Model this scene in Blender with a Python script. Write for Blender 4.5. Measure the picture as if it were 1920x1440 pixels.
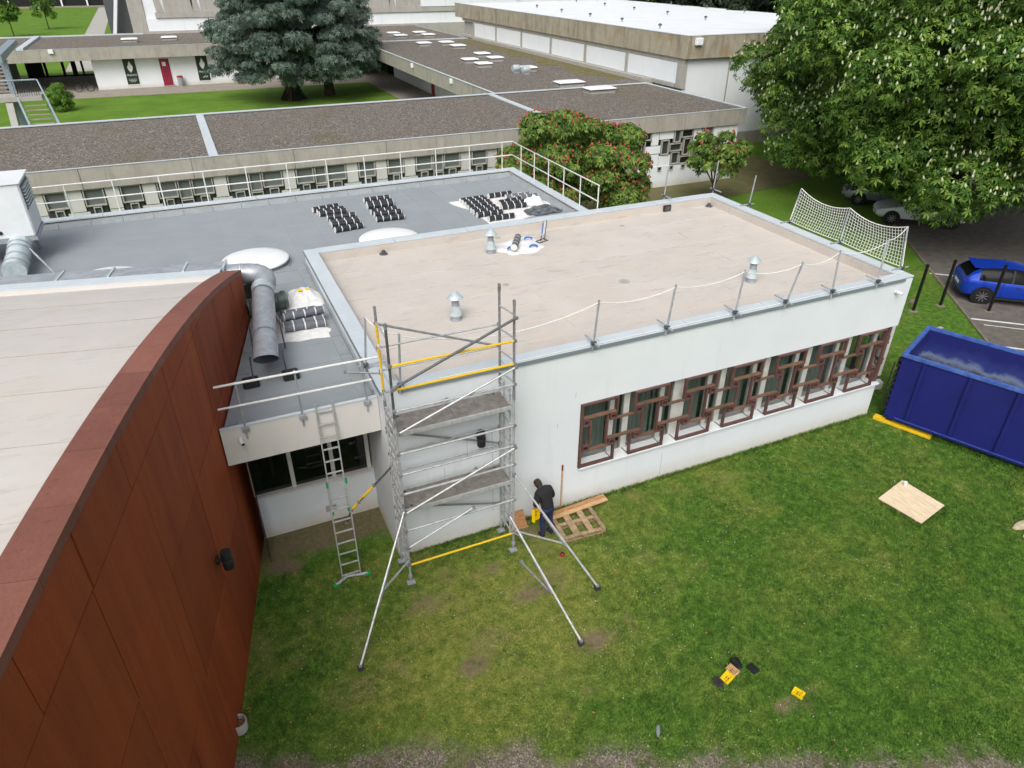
import bpy, bmesh, math, random
import numpy as np
from mathutils import Vector, Matrix
random.seed(7); RNG = np.random.default_rng(11)
for o in list(bpy.data.objects): bpy.data.objects.remove(o)
SC = bpy.context.scene; COL = SC.collection
R = math.radians; PI = math.pi

# ---------------------------------------------------------------- camera, sky, sun, exposure
YAW, PITCH, ROLL, FPX = 0.4215338, 0.5436830, 0.0024064, 1316.38
CAM = Vector((-2.48947, -11.88671, 11.85033))
fw = Vector((math.sin(YAW)*math.cos(PITCH), math.cos(YAW)*math.cos(PITCH), -math.sin(PITCH)))
rt = Vector((math.cos(YAW), -math.sin(YAW), 0)); up = rt.cross(fw)
r2 = rt*math.cos(ROLL) + up*math.sin(ROLL); u2 = -rt*math.sin(ROLL) + up*math.cos(ROLL)
cd = bpy.data.cameras.new('camera'); co = bpy.data.objects.new('camera', cd); COL.objects.link(co)
m = Matrix((r2, u2, -fw)).transposed().to_4x4(); m.translation = CAM; co.matrix_world = m
cd.sensor_width = 36; cd.lens = FPX/1920*36; cd.clip_start = .1; cd.clip_end = 2000
SC.camera = co
SC.render.resolution_x, SC.render.resolution_y = 1024, 768
SUN_EL, SUN_AZ = R(50), R(216)          # soft light from behind the camera, through thin overcast
W = bpy.data.worlds.new('World'); SC.world = W; W.use_nodes = True
nt = W.node_tree; bg = nt.nodes['Background']
sky = nt.nodes.new('ShaderNodeTexSky'); sky.sky_type = 'NISHITA'; sky.sun_disc = False
sky.sun_elevation = SUN_EL; sky.sun_rotation = SUN_AZ; sky.dust_density = 6; sky.air_density = 1.0; sky.ozone_density = 1
hs = nt.nodes.new('ShaderNodeHueSaturation'); hs.inputs['Saturation'].default_value = .42   # cloud cover: the sky goes grey-white
nt.links.new(sky.outputs[0], hs.inputs['Color']); nt.links.new(hs.outputs[0], bg.inputs[0])
bg.inputs[1].default_value = .14
sd = bpy.data.lights.new('sun', 'SUN'); sd.energy = 1.1; sd.angle = R(40); sd.color = (1, .98, .95)
so = bpy.data.objects.new('sun', sd); COL.objects.link(so)
# sun_rotation is measured from +Y towards +X
sdir = Vector((math.sin(SUN_AZ)*math.cos(SUN_EL), math.cos(SUN_AZ)*math.cos(SUN_EL), math.sin(SUN_EL)))
so.rotation_euler = sdir.to_track_quat('Z', 'Y').to_euler(); so.location = (0, -10, 40)
vs = SC.view_settings; vs.view_transform = 'Standard'; vs.look = 'None'; vs.gamma = 1; vs.exposure = .22
vs.use_curve_mapping = False
SC.render.engine = 'CYCLES'

# ---------------------------------------------------------------- helpers
class MB:
    """collects faces in world coordinates; build() links them as ONE mesh object"""
    def __init__(s): s.v = []; s.f = []
    def add(s, vs, fs):
        n = len(s.v); s.v += [tuple(v) for v in vs]; s.f += [tuple(i+n for i in f) for f in fs]; return s
    def box(s, x0, x1, y0, y1, z0, z1, M=None):
        vs = [(x, y, z) for z in (z0, z1) for x, y in ((x0,y0),(x1,y0),(x1,y1),(x0,y1))]
        if M is not None: vs = [M @ Vector(v) for v in vs]
        return s.add(vs, [(3,2,1,0),(4,5,6,7),(0,1,5,4),(1,2,6,5),(2,3,7,6),(3,0,4,7)])
    def bbox(s, x0, x1, y0, y1, z0, z1, b=.01, M=None):
        """box with chamfered edges"""
        bm = bmesh.new(); bmesh.ops.create_cube(bm, size=1)
        for v in bm.verts: v.co = Vector(((x0+x1)/2+v.co.x*(x1-x0), (y0+y1)/2+v.co.y*(y1-y0), (z0+z1)/2+v.co.z*(z1-z0)))
        bmesh.ops.bevel(bm, geom=bm.edges[:], offset=b, segments=2, affect='EDGES')
        return s.bm(bm, M)
    def bm(s, bm, M=None):
        bm.verts.index_update()
        s.add([(M @ v.co if M is not None else v.co) for v in bm.verts], [[v.index for v in f.verts] for f in bm.faces]); bm.free(); return s
    def tube(s, p, q, r, n=8, r1=None, caps=True):
        p, q = Vector(p), Vector(q); d = (q-p).normalized(); r1 = r if r1 is None else r1
        a = d.orthogonal().normalized(); b = d.cross(a); vs = []
        for c, rr in ((p, r), (q, r1)):
            for i in range(n):
                t = 2*PI*i/n; vs.append(c + (a*math.cos(t)+b*math.sin(t))*rr)
        fs = [(i, (i+1)%n, n+(i+1)%n, n+i) for i in range(n)]
        if caps: fs += [tuple(range(n-1,-1,-1)), tuple(range(n, 2*n))]
        return s.add(vs, fs)
    def path(s, pts, r, n=6, caps=True):
        pts = [Vector(p) for p in pts]; rs = r if isinstance(r, (list, tuple)) else [r]*len(pts); vs = []; a = None
        for i, p in enumerate(pts):
            d = (pts[min(i+1, len(pts)-1)]-pts[max(i-1, 0)]).normalized()
            a = (a - d*a.dot(d)) if a is not None else d.orthogonal()
            if a.length < 1e-5: a = d.orthogonal()
            a.normalize(); b = d.cross(a)
            for k in range(n):
                t = 2*PI*k/n; vs.append(p+(a*math.cos(t)+b*math.sin(t))*rs[i])
        fs = [(j*n+k, j*n+(k+1)%n, (j+1)*n+(k+1)%n, (j+1)*n+k) for j in range(len(pts)-1) for k in range(n)]
        if caps: fs += [tuple(range(n-1,-1,-1)), tuple(range((len(pts)-1)*n, len(pts)*n))]
        return s.add(vs, fs)
    def lathe(s, c, prof, n=24, M=None, caps=True):
        """prof: list of (radius, z) about vertical axis through c"""
        c = Vector(c); vs = []
        for r, z in prof:
            for i in range(n):
                t = 2*PI*i/n; v = Vector((math.cos(t)*r, math.sin(t)*r, z)); vs.append(c + (M @ v if M is not None else v))
        fs = [(j*n+k, j*n+(k+1)%n, (j+1)*n+(k+1)%n, (j+1)*n+k) for j in range(len(prof)-1) for k in range(n)]
        if caps: fs += [tuple(range(n-1,-1,-1)), tuple(range((len(prof)-1)*n, len(prof)*n))]
        return s.add(vs, fs)
    def prism(s, poly, axis, a, b):
        """extrude a 2D polygon along an axis from a to b; poly in the two other axes in order"""
        def P(u, w, t): return {0: (t,u,w), 1: (u,t,w), 2: (u,w,t)}[axis]
        n = len(poly); vs = [P(u,w,a) for u,w in poly]+[P(u,w,b) for u,w in poly]
        return s.add(vs, [tuple(range(n-1,-1,-1)), tuple(range(n,2*n))]+[(i,(i+1)%n,n+(i+1)%n,n+i) for i in range(n)])
    def grid(s, rows, cu=False):
        """rows: list of equal length lists of points"""
        n = len(rows[0]); vs = [p for r in rows for p in r]
        fs = [(j*n+i, j*n+i+1, (j+1)*n+i+1, (j+1)*n+i) for j in range(len(rows)-1) for i in range(n-1)]
        if cu: fs += [(j*n+n-1, j*n, (j+1)*n, (j+1)*n+n-1) for j in range(len(rows)-1)]
        return s.add(vs, fs)
    def build(s, name, mat, parent=None, smooth=False, label=None, auto=None):
        me = bpy.data.meshes.new(name); me.from_pydata([tuple(v) for v in s.v], [], s.f)
        bm = bmesh.new(); bm.from_mesh(me); bmesh.ops.recalc_face_normals(bm, faces=bm.faces); bm.to_mesh(me); bm.free()
        o = bpy.data.objects.new(name, me); COL.objects.link(o)
        if mat: me.materials.append(mat)
        if smooth:
            me.shade_smooth()
            if auto is not False: me.set_sharp_from_angle(angle=R(auto or 35))
        if parent is not None:
            t = parent
            while t.parent: t = t.parent
            me.transform(Matrix.Translation(-t.location)); o.parent = parent
        if label: o['label'] = label
        return o
def tag(o, label, cat, group=None):
    o['label'] = label; o['category'] = cat
    if group: o['group'] = group
    return o
def thing(name, label, cat, loc=(0,0,0), group=None):
    o = bpy.data.objects.new(name, None); COL.objects.link(o); o.location = loc; o.empty_display_size = .2
    return tag(o, label, cat, group)
def struct(o): o['kind'] = 'structure'; return o
def stuff(o): o['kind'] = 'stuff'; return o
def dup(o, loc=None, rz=None, label=None, parent=None):
    c = o.copy(); COL.objects.link(c)
    if parent is not None: c.parent = parent
    if loc is not None: c.location = loc
    if rz is not None: c.rotation_euler = (0, 0, rz)
    if label: c['label'] = label
    for ch in o.children: dup(ch, parent=c)
    return c
def rotz(a, c=(0,0,0)):
    c = Vector(c); return Matrix.Translation(c) @ Matrix.Rotation(a, 4, 'Z') @ Matrix.Translation(-c)
def frame(o, x, y, z=Vector((0,0,1))):
    return Matrix(((x[0],y[0],z[0],o[0]),(x[1],y[1],z[1],o[1]),(x[2],y[2],z[2],o[2]),(0,0,0,1)))

# ---------------------------------------------------------------- materials
def srgb(r, g, b):
    f = lambda c: (c/255/12.92) if c/255 <= .04045 else ((c/255+.055)/1.055)**2.4
    return (f(r), f(g), f(b), 1)
class NT:
    def __init__(s, name):
        s.m = bpy.data.materials.new(name); s.m.use_nodes = True; s.t = s.m.node_tree
        s.b = s.t.nodes['Principled BSDF']; s._pos = None
    def n(s, typ, **kw):
        x = s.t.nodes.new(typ)
        for k, v in kw.items():
            if k in x.inputs: x.inputs[k].default_value = v
            else: setattr(x, k, v)
        return x
    def l(s, a, b): s.t.links.new(a, b)
    def pos(s):
        if not s._pos: s._pos = s.n('ShaderNodeNewGeometry').outputs['Position']
        return s._pos
    def mapped(s, scale, rot=(0,0,0)):
        mp = s.n('ShaderNodeMapping'); mp.inputs['Scale'].default_value = scale; mp.inputs['Rotation'].default_value = rot
        s.l(s.pos(), mp.inputs[0]); return mp.outputs[0]
    def noise(s, scale, detail=4, rough=.6, vec=None, dist=0):
        x = s.n('ShaderNodeTexNoise', Scale=scale, Detail=detail, Roughness=rough, Distortion=dist)
        s.l(vec if vec is not None else s.pos(), x.inputs['Vector']); return x.outputs['Fac']
    def ramp(s, fac, stops):
        x = s.n('ShaderNodeValToRGB'); e = x.color_ramp.elements
        while len(e) < len(stops): e.new(.5)
        for i, (p, c) in enumerate(stops): e[i].position = p; e[i].color = c if len(c) == 4 else (*c, 1)
        s.l(fac, x.inputs[0]); return x.outputs[0]
    def mix(s, fac, a, b, mode='MIX'):
        x = s.n('ShaderNodeMix'); x.data_type = 'RGBA'; x.blend_type = mode
        for sock, v in ((x.inputs[0], fac), (x.inputs[6], a), (x.inputs[7], b)):
            if hasattr(v, 'links'): s.l(v, sock)
            else: sock.default_value = v
        return x.outputs[2]
    def bump(s, h, strength=.3, dist=.02):
        x = s.n('ShaderNodeBump', Strength=strength, Distance=dist); s.l(h, x.inputs['Height']); s.l(x.outputs[0], s.b.inputs['Normal'])
    def attr(s, name): return s.n('ShaderNodeAttribute', attribute_name=name).outputs['Fac']
    def rnd(s): return s.n('ShaderNodeObjectInfo').outputs['Random']
    def done(s, col, rough=.7, metal=0, spec=.5):
        if hasattr(col, 'links'): s.l(col, s.b.inputs['Base Color'])
        else: s.b.inputs['Base Color'].default_value = col
        if hasattr(rough, 'links'): s.l(rough, s.b.inputs['Roughness'])
        else: s.b.inputs['Roughness'].default_value = rough
        s.b.inputs['Metallic'].default_value = metal; s.b.inputs['Specular IOR Level'].default_value = spec
        return s.m
def simple(name, c, c2=None, scale=3, rough=.6, metal=0, bump=0, bscale=60, spec=.5, lo=.35, hi=.65, vec=None, rnd=0):
    t = NT(name)
    col = c
    if c2 is not None: col = t.ramp(t.noise(scale, 5, .65, vec=t.mapped(vec) if vec else None), [(lo, c), (hi, c2)])
    if rnd:
        x = t.n('ShaderNodeMapRange'); x.inputs[3].default_value = 1-rnd; x.inputs[4].default_value = 1+rnd; t.l(t.rnd(), x.inputs[0])
        col = t.mix(1.0, col, x.outputs[0], 'MULTIPLY')
    if bump: t.bump(t.noise(bscale, 3), bump, .01)
    return t.done(col, rough, metal, spec)
MT = {}
MT['white_wall'] = None
def wall_mat(name, c, c2, dirt, base=True):
    t = NT(name)
    col = t.ramp(t.noise(.6, 4, .6), [(.3, c), (.75, c2)])
    st = t.ramp(t.noise(2.2, 5, .7, vec=t.mapped((1, 1, .12))), [(.56, (0,0,0)), (.8, (1,1,1))])
    col = t.mix(t.mix(1.0, st, (.42,.42,.42,1), 'MULTIPLY'), col, dirt)
    if base:   # splashed soil along the foot of the wall
        sp = t.n('ShaderNodeSeparateXYZ'); t.l(t.pos(), sp.inputs[0])
        mr = t.n('ShaderNodeMapRange'); mr.inputs[1].default_value = .5; mr.inputs[2].default_value = 0; t.l(sp.outputs[2], mr.inputs[0])
        mm = t.n('ShaderNodeMath', operation='MULTIPLY'); t.l(mr.outputs[0], mm.inputs[0]); t.l(t.noise(3.5, 5, .7), mm.inputs[1])
        col = t.mix(mm.outputs[0], col, srgb(188, 172, 140))
    t.bump(t.noise(90, 2), .08, .004)
    return t.done(col, .85, 0, .3)
MT['white_wall'] = wall_mat('white_render', srgb(215,221,226), srgb(222,228,232), srgb(194,198,199))
MT['cream_wall'] = wall_mat('cream_render', srgb(205,203,200), srgb(214,212,208), srgb(180,176,168), False)
MT['far_white'] = wall_mat('white_panel_paint', srgb(224,230,234), srgb(232,237,240), srgb(206,210,212))
MT['concrete'] = None
def concrete(name, c, c2, stain, amount=.6, moss=False):
    t = NT(name)
    col = t.ramp(t.noise(1.3, 6, .7), [(.3, c), (.7, c2)])
    st = t.ramp(t.noise(1.6, 6, .75, vec=t.mapped((1.3, 1.3, .22))), [(.48, (0,0,0)), (.72, (1,1,1))])
    col = t.mix(t.mix(1.0, st, (amount,)*3+(1,), 'MULTIPLY'), col, stain)
    if moss: col = t.mix(t.ramp(t.noise(.5, 5, .7), [(.55,(0,0,0)),(.7,(.5,.5,.5))]), col, srgb(150,118,60))
    t.bump(t.noise(40, 4, .7), .15, .01)
    return t.done(col, .9, 0, .25)
MT['concrete'] = concrete('fascia_concrete', srgb(174,170,161), srgb(158,154,146), srgb(126,122,115))
MT['hall_concrete'] = concrete('stained_concrete', srgb(176,170,152), srgb(158,151,132), srgb(96,88,70), .8, True)
MT['pale_concrete'] = concrete('pale_concrete', srgb(176,174,168), srgb(164,162,155), srgb(140,136,128), .5)
MT['paving'] = concrete('paving_concrete', srgb(158,150,140), srgb(140,132,122), srgb(110,104,96), .6)
def gravel_roof():
    t = NT('roof_gravel')
    vo = t.n('ShaderNodeTexVoronoi', Scale=17.0); t.l(t.pos(), vo.inputs['Vector'])
    col = t.ramp(vo.outputs['Color'], [(.1, srgb(70,67,63)), (.42, srgb(105,100,94)), (.75, srgb(134,128,120)), (.97, srgb(194,187,176))])
    col = t.mix(t.ramp(t.noise(3.0, 5, .8), [(.35,(0,0,0)),(.7,(.5,.5,.5))]), col, srgb(92,87,81))
    big = t.ramp(t.noise(.16, 5, .65), [(.5, (0,0,0)), (.72, (.4,.4,.4))])
    col = t.mix(big, col, srgb(112,100,88))
    ms = t.ramp(t.noise(.33, 6, .7, dist=.5), [(.58, (0,0,0)), (.70, (.7,.7,.7))])
    col = t.mix(ms, col, srgb(100,94,62))
    t.bump(vo.outputs['Distance'], .5, .04)
    return t.done(col, .95, 0, .2)
MT['gravel_roof'] = gravel_roof()
MT['moss'] = simple('mossy_gravel', srgb(86,84,44), srgb(120,108,72), 2.6, .95, bump=.4, bscale=16, lo=.4, hi=.62)
def membrane(name, c, c2, st1, st2, k=1.0):
    t = NT(name); g = lambda v: (v*k,)*3
    col = t.ramp(t.noise(.8, 6, .65), [(.3, c), (.7, c2)])
    a = t.ramp(t.noise(1.1, 7, .75, vec=t.mapped((.45, 1.6, 1))), [(.5,(0,0,0)),(.70,g(.8))])
    col = t.mix(a, col, st1)
    b = t.ramp(t.noise(2.3, 8, .8, vec=t.mapped((.5, 2.2, 1))), [(.55,(0,0,0)),(.68,g(.8))])
    col = t.mix(b, col, st2)
    d_ = t.ramp(t.noise(.35, 8, .75, dist=1.2), [(.56,(0,0,0)),(.66,g(.45))])          # dried puddle marks
    col = t.mix(d_, col, tuple(x_*.80 for x_ in c[:3])+(1,))
    e_ = t.ramp(t.noise(6.5, 6, .85, vec=t.mapped((.6, 2.6, 1))), [(.68,(0,0,0)),(.74,g(.6))])      # chalky scuffs
    col = t.mix(e_, col, tuple(min(1, x_*1.22) for x_ in c[:3])+(1,))
    x = t.n('ShaderNodeMapRange'); x.inputs[3].default_value = .975; x.inputs[4].default_value = 1.015; t.l(t.rnd(), x.inputs[0])
    col = t.mix(1.0, col, x.outputs[0], 'MULTIPLY')
    t.bump(t.noise(160, 2), .12, .004)
    return t.done(col, .85, 0, .3)
MT['beige_roof'] = membrane('beige_membrane', srgb(198,192,185), srgb(188,182,174), srgb(200,187,174), srgb(166,160,153))
MT['vault_roof'] = membrane('pale_membrane', srgb(202,198,192), srgb(193,189,183), srgb(202,194,184), srgb(176,172,166))
MT['grey_roof'] = membrane('slate_membrane', srgb(146,153,157), srgb(138,145,149), srgb(152,158,161), srgb(131,138,142), .5)
MT['flash'] = simple('flashing_grey', srgb(146,153,157), srgb(132,139,143), 2, .75)
MT['coping'] = simple('coping_metal', srgb(196,205,210), srgb(184,194,200), 1.5, .5, .0, lo=.3, hi=.7)
MT['coping_edge'] = simple('coping_joint', srgb(120,130,136), None, rough=.6)
def corten(name, c, c2, c3, streak=True):
    t = NT(name)
    col = t.ramp(t.noise(.7, 6, .65), [(.3, c), (.72, c2)])
    a = t.ramp(t.noise(1.6, 6, .7, vec=t.mapped((1.5, 1.5, .12))), [(.40,(0,0,0)),(.75,(.7,.7,.7))])
    if streak: col = t.mix(a, col, c3)
    x = t.n('ShaderNodeMapRange'); x.inputs[3].default_value = .86; x.inputs[4].default_value = 1.14; t.l(t.rnd(), x.inputs[0])
    col = t.mix(1.0, col, x.outputs[0], 'MULTIPLY')
    if streak:      # run-off marks and grainy rust bloom
        rn = t.ramp(t.noise(1.0, 5, .8, vec=t.mapped((11, 11, .35))), [(.56,(0,0,0)),(.74,(.55,.55,.55))]); col = t.mix(rn, col, srgb(84,40,24))
        r2_ = t.ramp(t.noise(1.0, 4, .8, vec=t.mapped((17, 17, .5))), [(.66,(0,0,0)),(.76,(.35,.35,.35))]); col = t.mix(r2_, col, srgb(188,110,62))
        gr = t.ramp(t.noise(38, 5, .85), [(.3,(.80,.80,.80)),(.7,(1.16,1.16,1.16))]); col = t.mix(1.0, col, gr, 'MULTIPLY')
    sp = t.ramp(t.noise(9, 4, .8), [(.74,(0,0,0)),(.78,(.35,.35,.35))])
    col = t.mix(sp, col, srgb(150,96,66))
    t.bump(t.noise(70, 4, .7), .1, .006)
    return t.done(col, .72, .15, .35)
MT['corten'] = corten('weathered_steel', srgb(152,68,33), srgb(130,56,28), srgb(168,86,42))
MT['corten_cap'] = corten('weathered_steel_cap', srgb(136,88,76), srgb(126,80,68), srgb(146,96,84))
MT['corten_dark'] = simple('weathered_steel_gap_and_shade', srgb(52,26,18), None, rough=.8)  # dark brown for the open joints and the painted shade by the annex window
MT['galv'] = simple('galvanised_steel', srgb(146,152,159), srgb(172,178,184), 5, .4, .25)
MT['galv_bright'] = simple('bright_zinc', srgb(208,218,221), srgb(178,194,199), 6, .3, .3)
MT['alu'] = simple('aluminium_tube', srgb(196,198,200), srgb(166,168,170), 9, .38, .3, bump=.05)
MT['alu_worn'] = simple('worn_aluminium', srgb(150,152,154), srgb(122,124,126), 12, .5, .25)
MT['steel_dark'] = simple('dark_steel_tube', srgb(96,100,102), srgb(72,74,76), 12, .5, .2)
MT['yellow_paint'] = simple('scuffed_yellow_paint', srgb(226,186,28), srgb(196,160,60), 14, .5, 0, lo=.5, hi=.75)
MT['yellow_plastic'] = simple('yellow_plastic', srgb(240,208,14), srgb(228,192,10), 8, .45)
MT['rail_white'] = simple('white_rail_paint', srgb(226,228,226), srgb(206,208,206), 6, .5)
MT['white_paint'] = simple('white_paint', srgb(222,227,230), srgb(214,219,222), 2, .5)
MT['frame_white'] = simple('window_frame_white', srgb(212,212,208), srgb(196,196,190), 4, .5)
MT['dome'] = simple('translucent_white_dome', srgb(236,238,238), srgb(226,229,230), 1.5, .35, spec=.5)
MT['wood_dark'] = simple('brown_stained_wood', srgb(106,76,70), srgb(84,60,55), 5, .7, bump=.1, rnd=.12)
MT['wood_top'] = simple('sun_bleached_wood', srgb(124,94,74), srgb(102,76,66), 5, .75, rnd=.15)
MT['plank'] = simple('pine_plank', srgb(200,168,124), srgb(170,132,92), 6, .7, vec=(1,6,6), rnd=.08)
MT['plank_orange'] = simple('orange_plank', srgb(186,142,96), srgb(156,106,68), 6, .7, vec=(1.2,5,5))
MT['pallet'] = simple('weathered_pallet_wood', srgb(170,146,112), srgb(132,112,86), 7, .8, rnd=.18)
MT['ply'] = simple('pale_plywood', srgb(226,210,180), srgb(206,184,150), 5, .7, vec=(6,1,1))
MT['deck'] = simple('scuffed_deck_board', srgb(134,130,124), srgb(106,100,96), 6, .8, bump=.1)
MT['black'] = simple('black_plastic', srgb(28,30,32), srgb(40,42,44), 8, .5)
MT['black_matt'] = simple('black_matt_paint', srgb(18,19,20), None, rough=.55)
MT['rubber'] = simple('dark_rubber', srgb(44,44,46), srgb(58,58,58), 10, .8)
MT['bitumen'] = simple('bitumen_roll', srgb(30,34,40), srgb(44,48,54), 12, .45, bump=.05)
MT['bitumen_grey'] = simple('slate_roll', srgb(104,108,116), srgb(88,92,100), 12, .7)
MT['tape'] = simple('white_tape', srgb(224,224,222), srgb(206,206,204), 9, .5)
MT['sack'] = simple('white_woven_sack', srgb(232,232,230), srgb(214,214,212), 7, .65, bump=.1, bscale=40)
MT['blue_print'] = simple('blue_print', srgb(44,110,196), None, rough=.5)
MT['rope'] = simple('white_rope', srgb(228,228,222), None, rough=.8)
MT['net'] = simple('net_cord', srgb(226,230,222), None, rough=.8)
MT['purple'] = simple('purple_glass', srgb(48,30,120), None, rough=.15)
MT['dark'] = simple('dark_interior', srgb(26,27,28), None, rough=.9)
MT['dim'] = simple('dim_interior', srgb(130,134,130), None, rough=.9)
MT['asphalt'] = simple('asphalt', srgb(108,102,96), srgb(88,83,78), 2.5, .92, bump=.25, bscale=70)
MT['line'] = simple('road_paint', srgb(222,224,222), srgb(180,180,178), 5, .7, lo=.5, hi=.75)
MT['kerb'] = simple('kerb_stone', srgb(128,118,100), srgb(104,98,84), 4, .9)
MT['skip_blue'] = None
def skipm():
    t = NT('scuffed_blue_paint')
    col = t.ramp(t.noise(.9, 6, .7), [(.3, srgb(23,28,98)), (.7, srgb(30,36,116))])
    a = t.ramp(t.noise(5, 7, .8, vec=t.mapped((1,1,.5))), [(.66,(0,0,0)),(.74,(.4,.4,.4))])
    col = t.mix(a, col, srgb(96,100,140)); t.bump(t.noise(12, 3), .05, .01)
    return t.done(col, .5, .1)
MT['skip_blue'] = skipm()
MT['skip_rim'] = simple('worn_blue_rim', srgb(56,84,160), srgb(84,116,186), 6, .45, .1)
MT['skip_in'] = None
def skipin():
    t = NT('scraped_skip_inside')
    sp = t.n('ShaderNodeSeparateXYZ'); t.l(t.pos(), sp.inputs[0])
    ad = t.n('ShaderNodeMath', operation='MULTIPLY_ADD'); ad.inputs[1].default_value = .9; t.l(t.noise(1.3, 6, .7), ad.inputs[0]); t.l(sp.outputs[2], ad.inputs[2])
    mr = t.n('ShaderNodeMapRange'); mr.inputs[1].default_value = .3; mr.inputs[2].default_value = 2.9; t.l(ad.outputs[0], mr.inputs[0])
    col = t.ramp(mr.outputs[0], [(.3, srgb(78,70,66)), (.50, srgb(70,66,74)), (.58, srgb(120,136,168)), (.65, srgb(48,60,130)), (.8, srgb(24,32,106))])
    return t.done(col, .6, .1)
MT['skip_in'] = skipin()
MT['skip_floor'] = simple('dirty_skip_floor', srgb(98,90,84), srgb(78,72,68), 2, .8)
MT['car_blue'] = simple('blue_car_paint', srgb(22,60,172), None, rough=.22, metal=.25)
MT['car_white'] = simple('white_car_paint', srgb(206,212,216), None, rough=.25)
MT['car_grey'] = simple('silver_car_paint', srgb(150,156,160), None, rough=.25, metal=.3)
MT['tyre'] = simple('tyre_rubber', srgb(26,26,27), None, rough=.85)
MT['rim'] = simple('alloy_rim', srgb(166,168,172), None, rough=.3, metal=.8)
MT['red_light'] = simple('red_lamp', srgb(170,16,18), None, rough=.15)
MT['lamp_clear'] = simple('clear_lamp', srgb(200,208,214), None, rough=.1)
def glassm(name, c, rough=.06):
    t = NT(name); return t.done(c, rough, 0, .25)
MT['car_glass'] = NT('tinted_car_glass').done(srgb(16,18,21), .12, 0, .12)
def clear_glass(name, tint, alpha):
    t = NT(name); t.b.inputs['Alpha'].default_value = alpha
    return t.done(tint, .03, 0, .9)
MT['pane'] = clear_glass('window_pane', srgb(44,58,54), .22)
MT['pane_far'] = glassm('dark_far_pane', srgb(62,70,66), .15)
MT['pane_grey'] = glassm('grey_pane', srgb(104,112,108), .2)
MT['blind'] = simple('green_grey_blind', srgb(138,154,144), srgb(112,130,120), 3, .8, vec=(9,1,.2))
MT['red_door'] = simple('crimson_door', srgb(148,30,62), srgb(134,26,54), 3, .5)
MT['red_frame'] = simple('red_frame', srgb(150,24,26), None, rough=.5)
MT['banner'] = simple('dark_green_banner', srgb(30,52,32), srgb(24,44,30), 1.5, .5)
MT['print_white'] = simple('white_print', srgb(226,228,224), None, rough=.6)
MT['steel_blue'] = simple('pale_blue_steel', srgb(150,166,176), srgb(136,152,162), 3, .5, .3)
MT['bark'] = simple('bark', srgb(78,66,54), srgb(54,46,38), 6, .95, bump=.6, bscale=14, vec=(1,1,.3))
MT['skin'] = simple('skin', srgb(196,142,116), srgb(186,130,106), 6, .55)
MT['shirt'] = simple('black_shirt', srgb(26,26,28), srgb(34,34,36), 5, .85)
MT['jeans'] = simple('dark_blue_jeans', srgb(30,38,68), srgb(40,50,84), 9, .85)
MT['hair'] = simple('dark_hair', srgb(52,44,40), srgb(38,32,30), 30, .8)
MT['shoe'] = simple('dark_shoe', srgb(30,28,28), None, rough=.7)
MT['green_plastic'] = simple('green_plastic', srgb(20,150,84), None, rough=.5)
MT['pipe_green'] = simple('grey_green_pipe', srgb(104,118,112), srgb(90,104,98), 3, .45, .5)
MT['stone'] = simple('pale_stone', srgb(190,178,150), srgb(160,146,118), 6, .85)
MT['soil'] = simple('bare_soil', srgb(112,94,70), srgb(92,78,58), 5, .95, bump=.4, bscale=20)
MT['leaf_dry'] = simple('dry_leaf', srgb(182,120,70), None, rough=.8)
MT['tarp'] = simple('black_tarp', srgb(56,60,64), srgb(112,116,118), 5, .5, bump=.6, bscale=9)

# ---------------------------------------------------------------- ground
def vnoise(x, y, scale, seed=0, octv=3):
    out = 0; amp = 1; tot = 0
    for o in range(octv):
        g = np.random.default_rng(seed+o).random((97, 97)); u = x*scale; v = y*scale
        iu = np.floor(u).astype(int); iv = np.floor(v).astype(int); fu = u-iu; fv = v-iv
        fu = fu*fu*(3-2*fu); fv = fv*fv*(3-2*fv); a = lambda i, j: g[(iu+i) % 97, (iv+j) % 97]
        out = out + amp*((a(0,0)*(1-fu)+a(1,0)*fu)*(1-fv)+(a(0,1)*(1-fu)+a(1,1)*fu)*fv); tot += amp; amp *= .55; scale *= 2.03
    return out/tot
def sst(a, b, x): t = np.clip((x-a)/(b-a), 0, 1); return t*t*(3-2*t)
BARE = [(-.75,-2.75,.75,.45),(.1,-1.55,.8,.35),(2.2,-2.2,.6,.35),(3.9,-2.9,.35,.22),(.6,-3.4,.5,.3),(1.6,-1.3,.7,.3),(5.6,-6.6,.5,.25),(2.9,-3.9,.4,.3),(-1.6,1.35,1.6,.5),(-2.6,.9,.6,.6),(3.3,-.5,.5,.25),(1.3,-3.9,.5,.3)]
def lawn_fields(x, y):
    wear = np.zeros_like(x)
    for cx, cy, rx, ry in BARE: wear = np.maximum(wear, np.exp(-(((x-cx)/rx)**2+((y-cy)/ry)**2)))
    wear = sst(.35, .9, wear*.78 + (vnoise(x, y, 2.6, 3, 4)-.5)*1.5)
    wear = np.maximum(wear, .85*sst(.75, 1.25, y+(vnoise(x, y, 1.9, 91, 3)-.5)*.8)*(x < .2)*(y < 2.2))
    tone = np.exp(-(((x-.9)/3.0)**2+((y+3.0)/2.6)**2))*.95 + .55*np.exp(-(((x-3.5)/1.8)**2+((y+1.4)/1.2)**2))+.35*np.exp(-(((x-8)/3)**2+((y+.6)/.8)**2))
    tone = np.clip(tone + (vnoise(x, y, .7, 21, 4)-.5)*1.0 + (vnoise(x, y, 3.1, 33, 3)-.5)*.8+.08, 0, 1)
    wear = np.maximum(wear, .4*sst(.55, .75, vnoise(x, y, 1.3, 51, 4))*sst(.3, .7, tone))
    edge = (-5.06-.43*x) - y - .03*np.maximum(x-4, 0)**1.0        # >0: beyond the ragged lawn edge
    grav = sst(-.1, .35, edge + (vnoise(x, y, 1.7, 70, 4)-.5)*1.0)
    return wear, tone, grav
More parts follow.
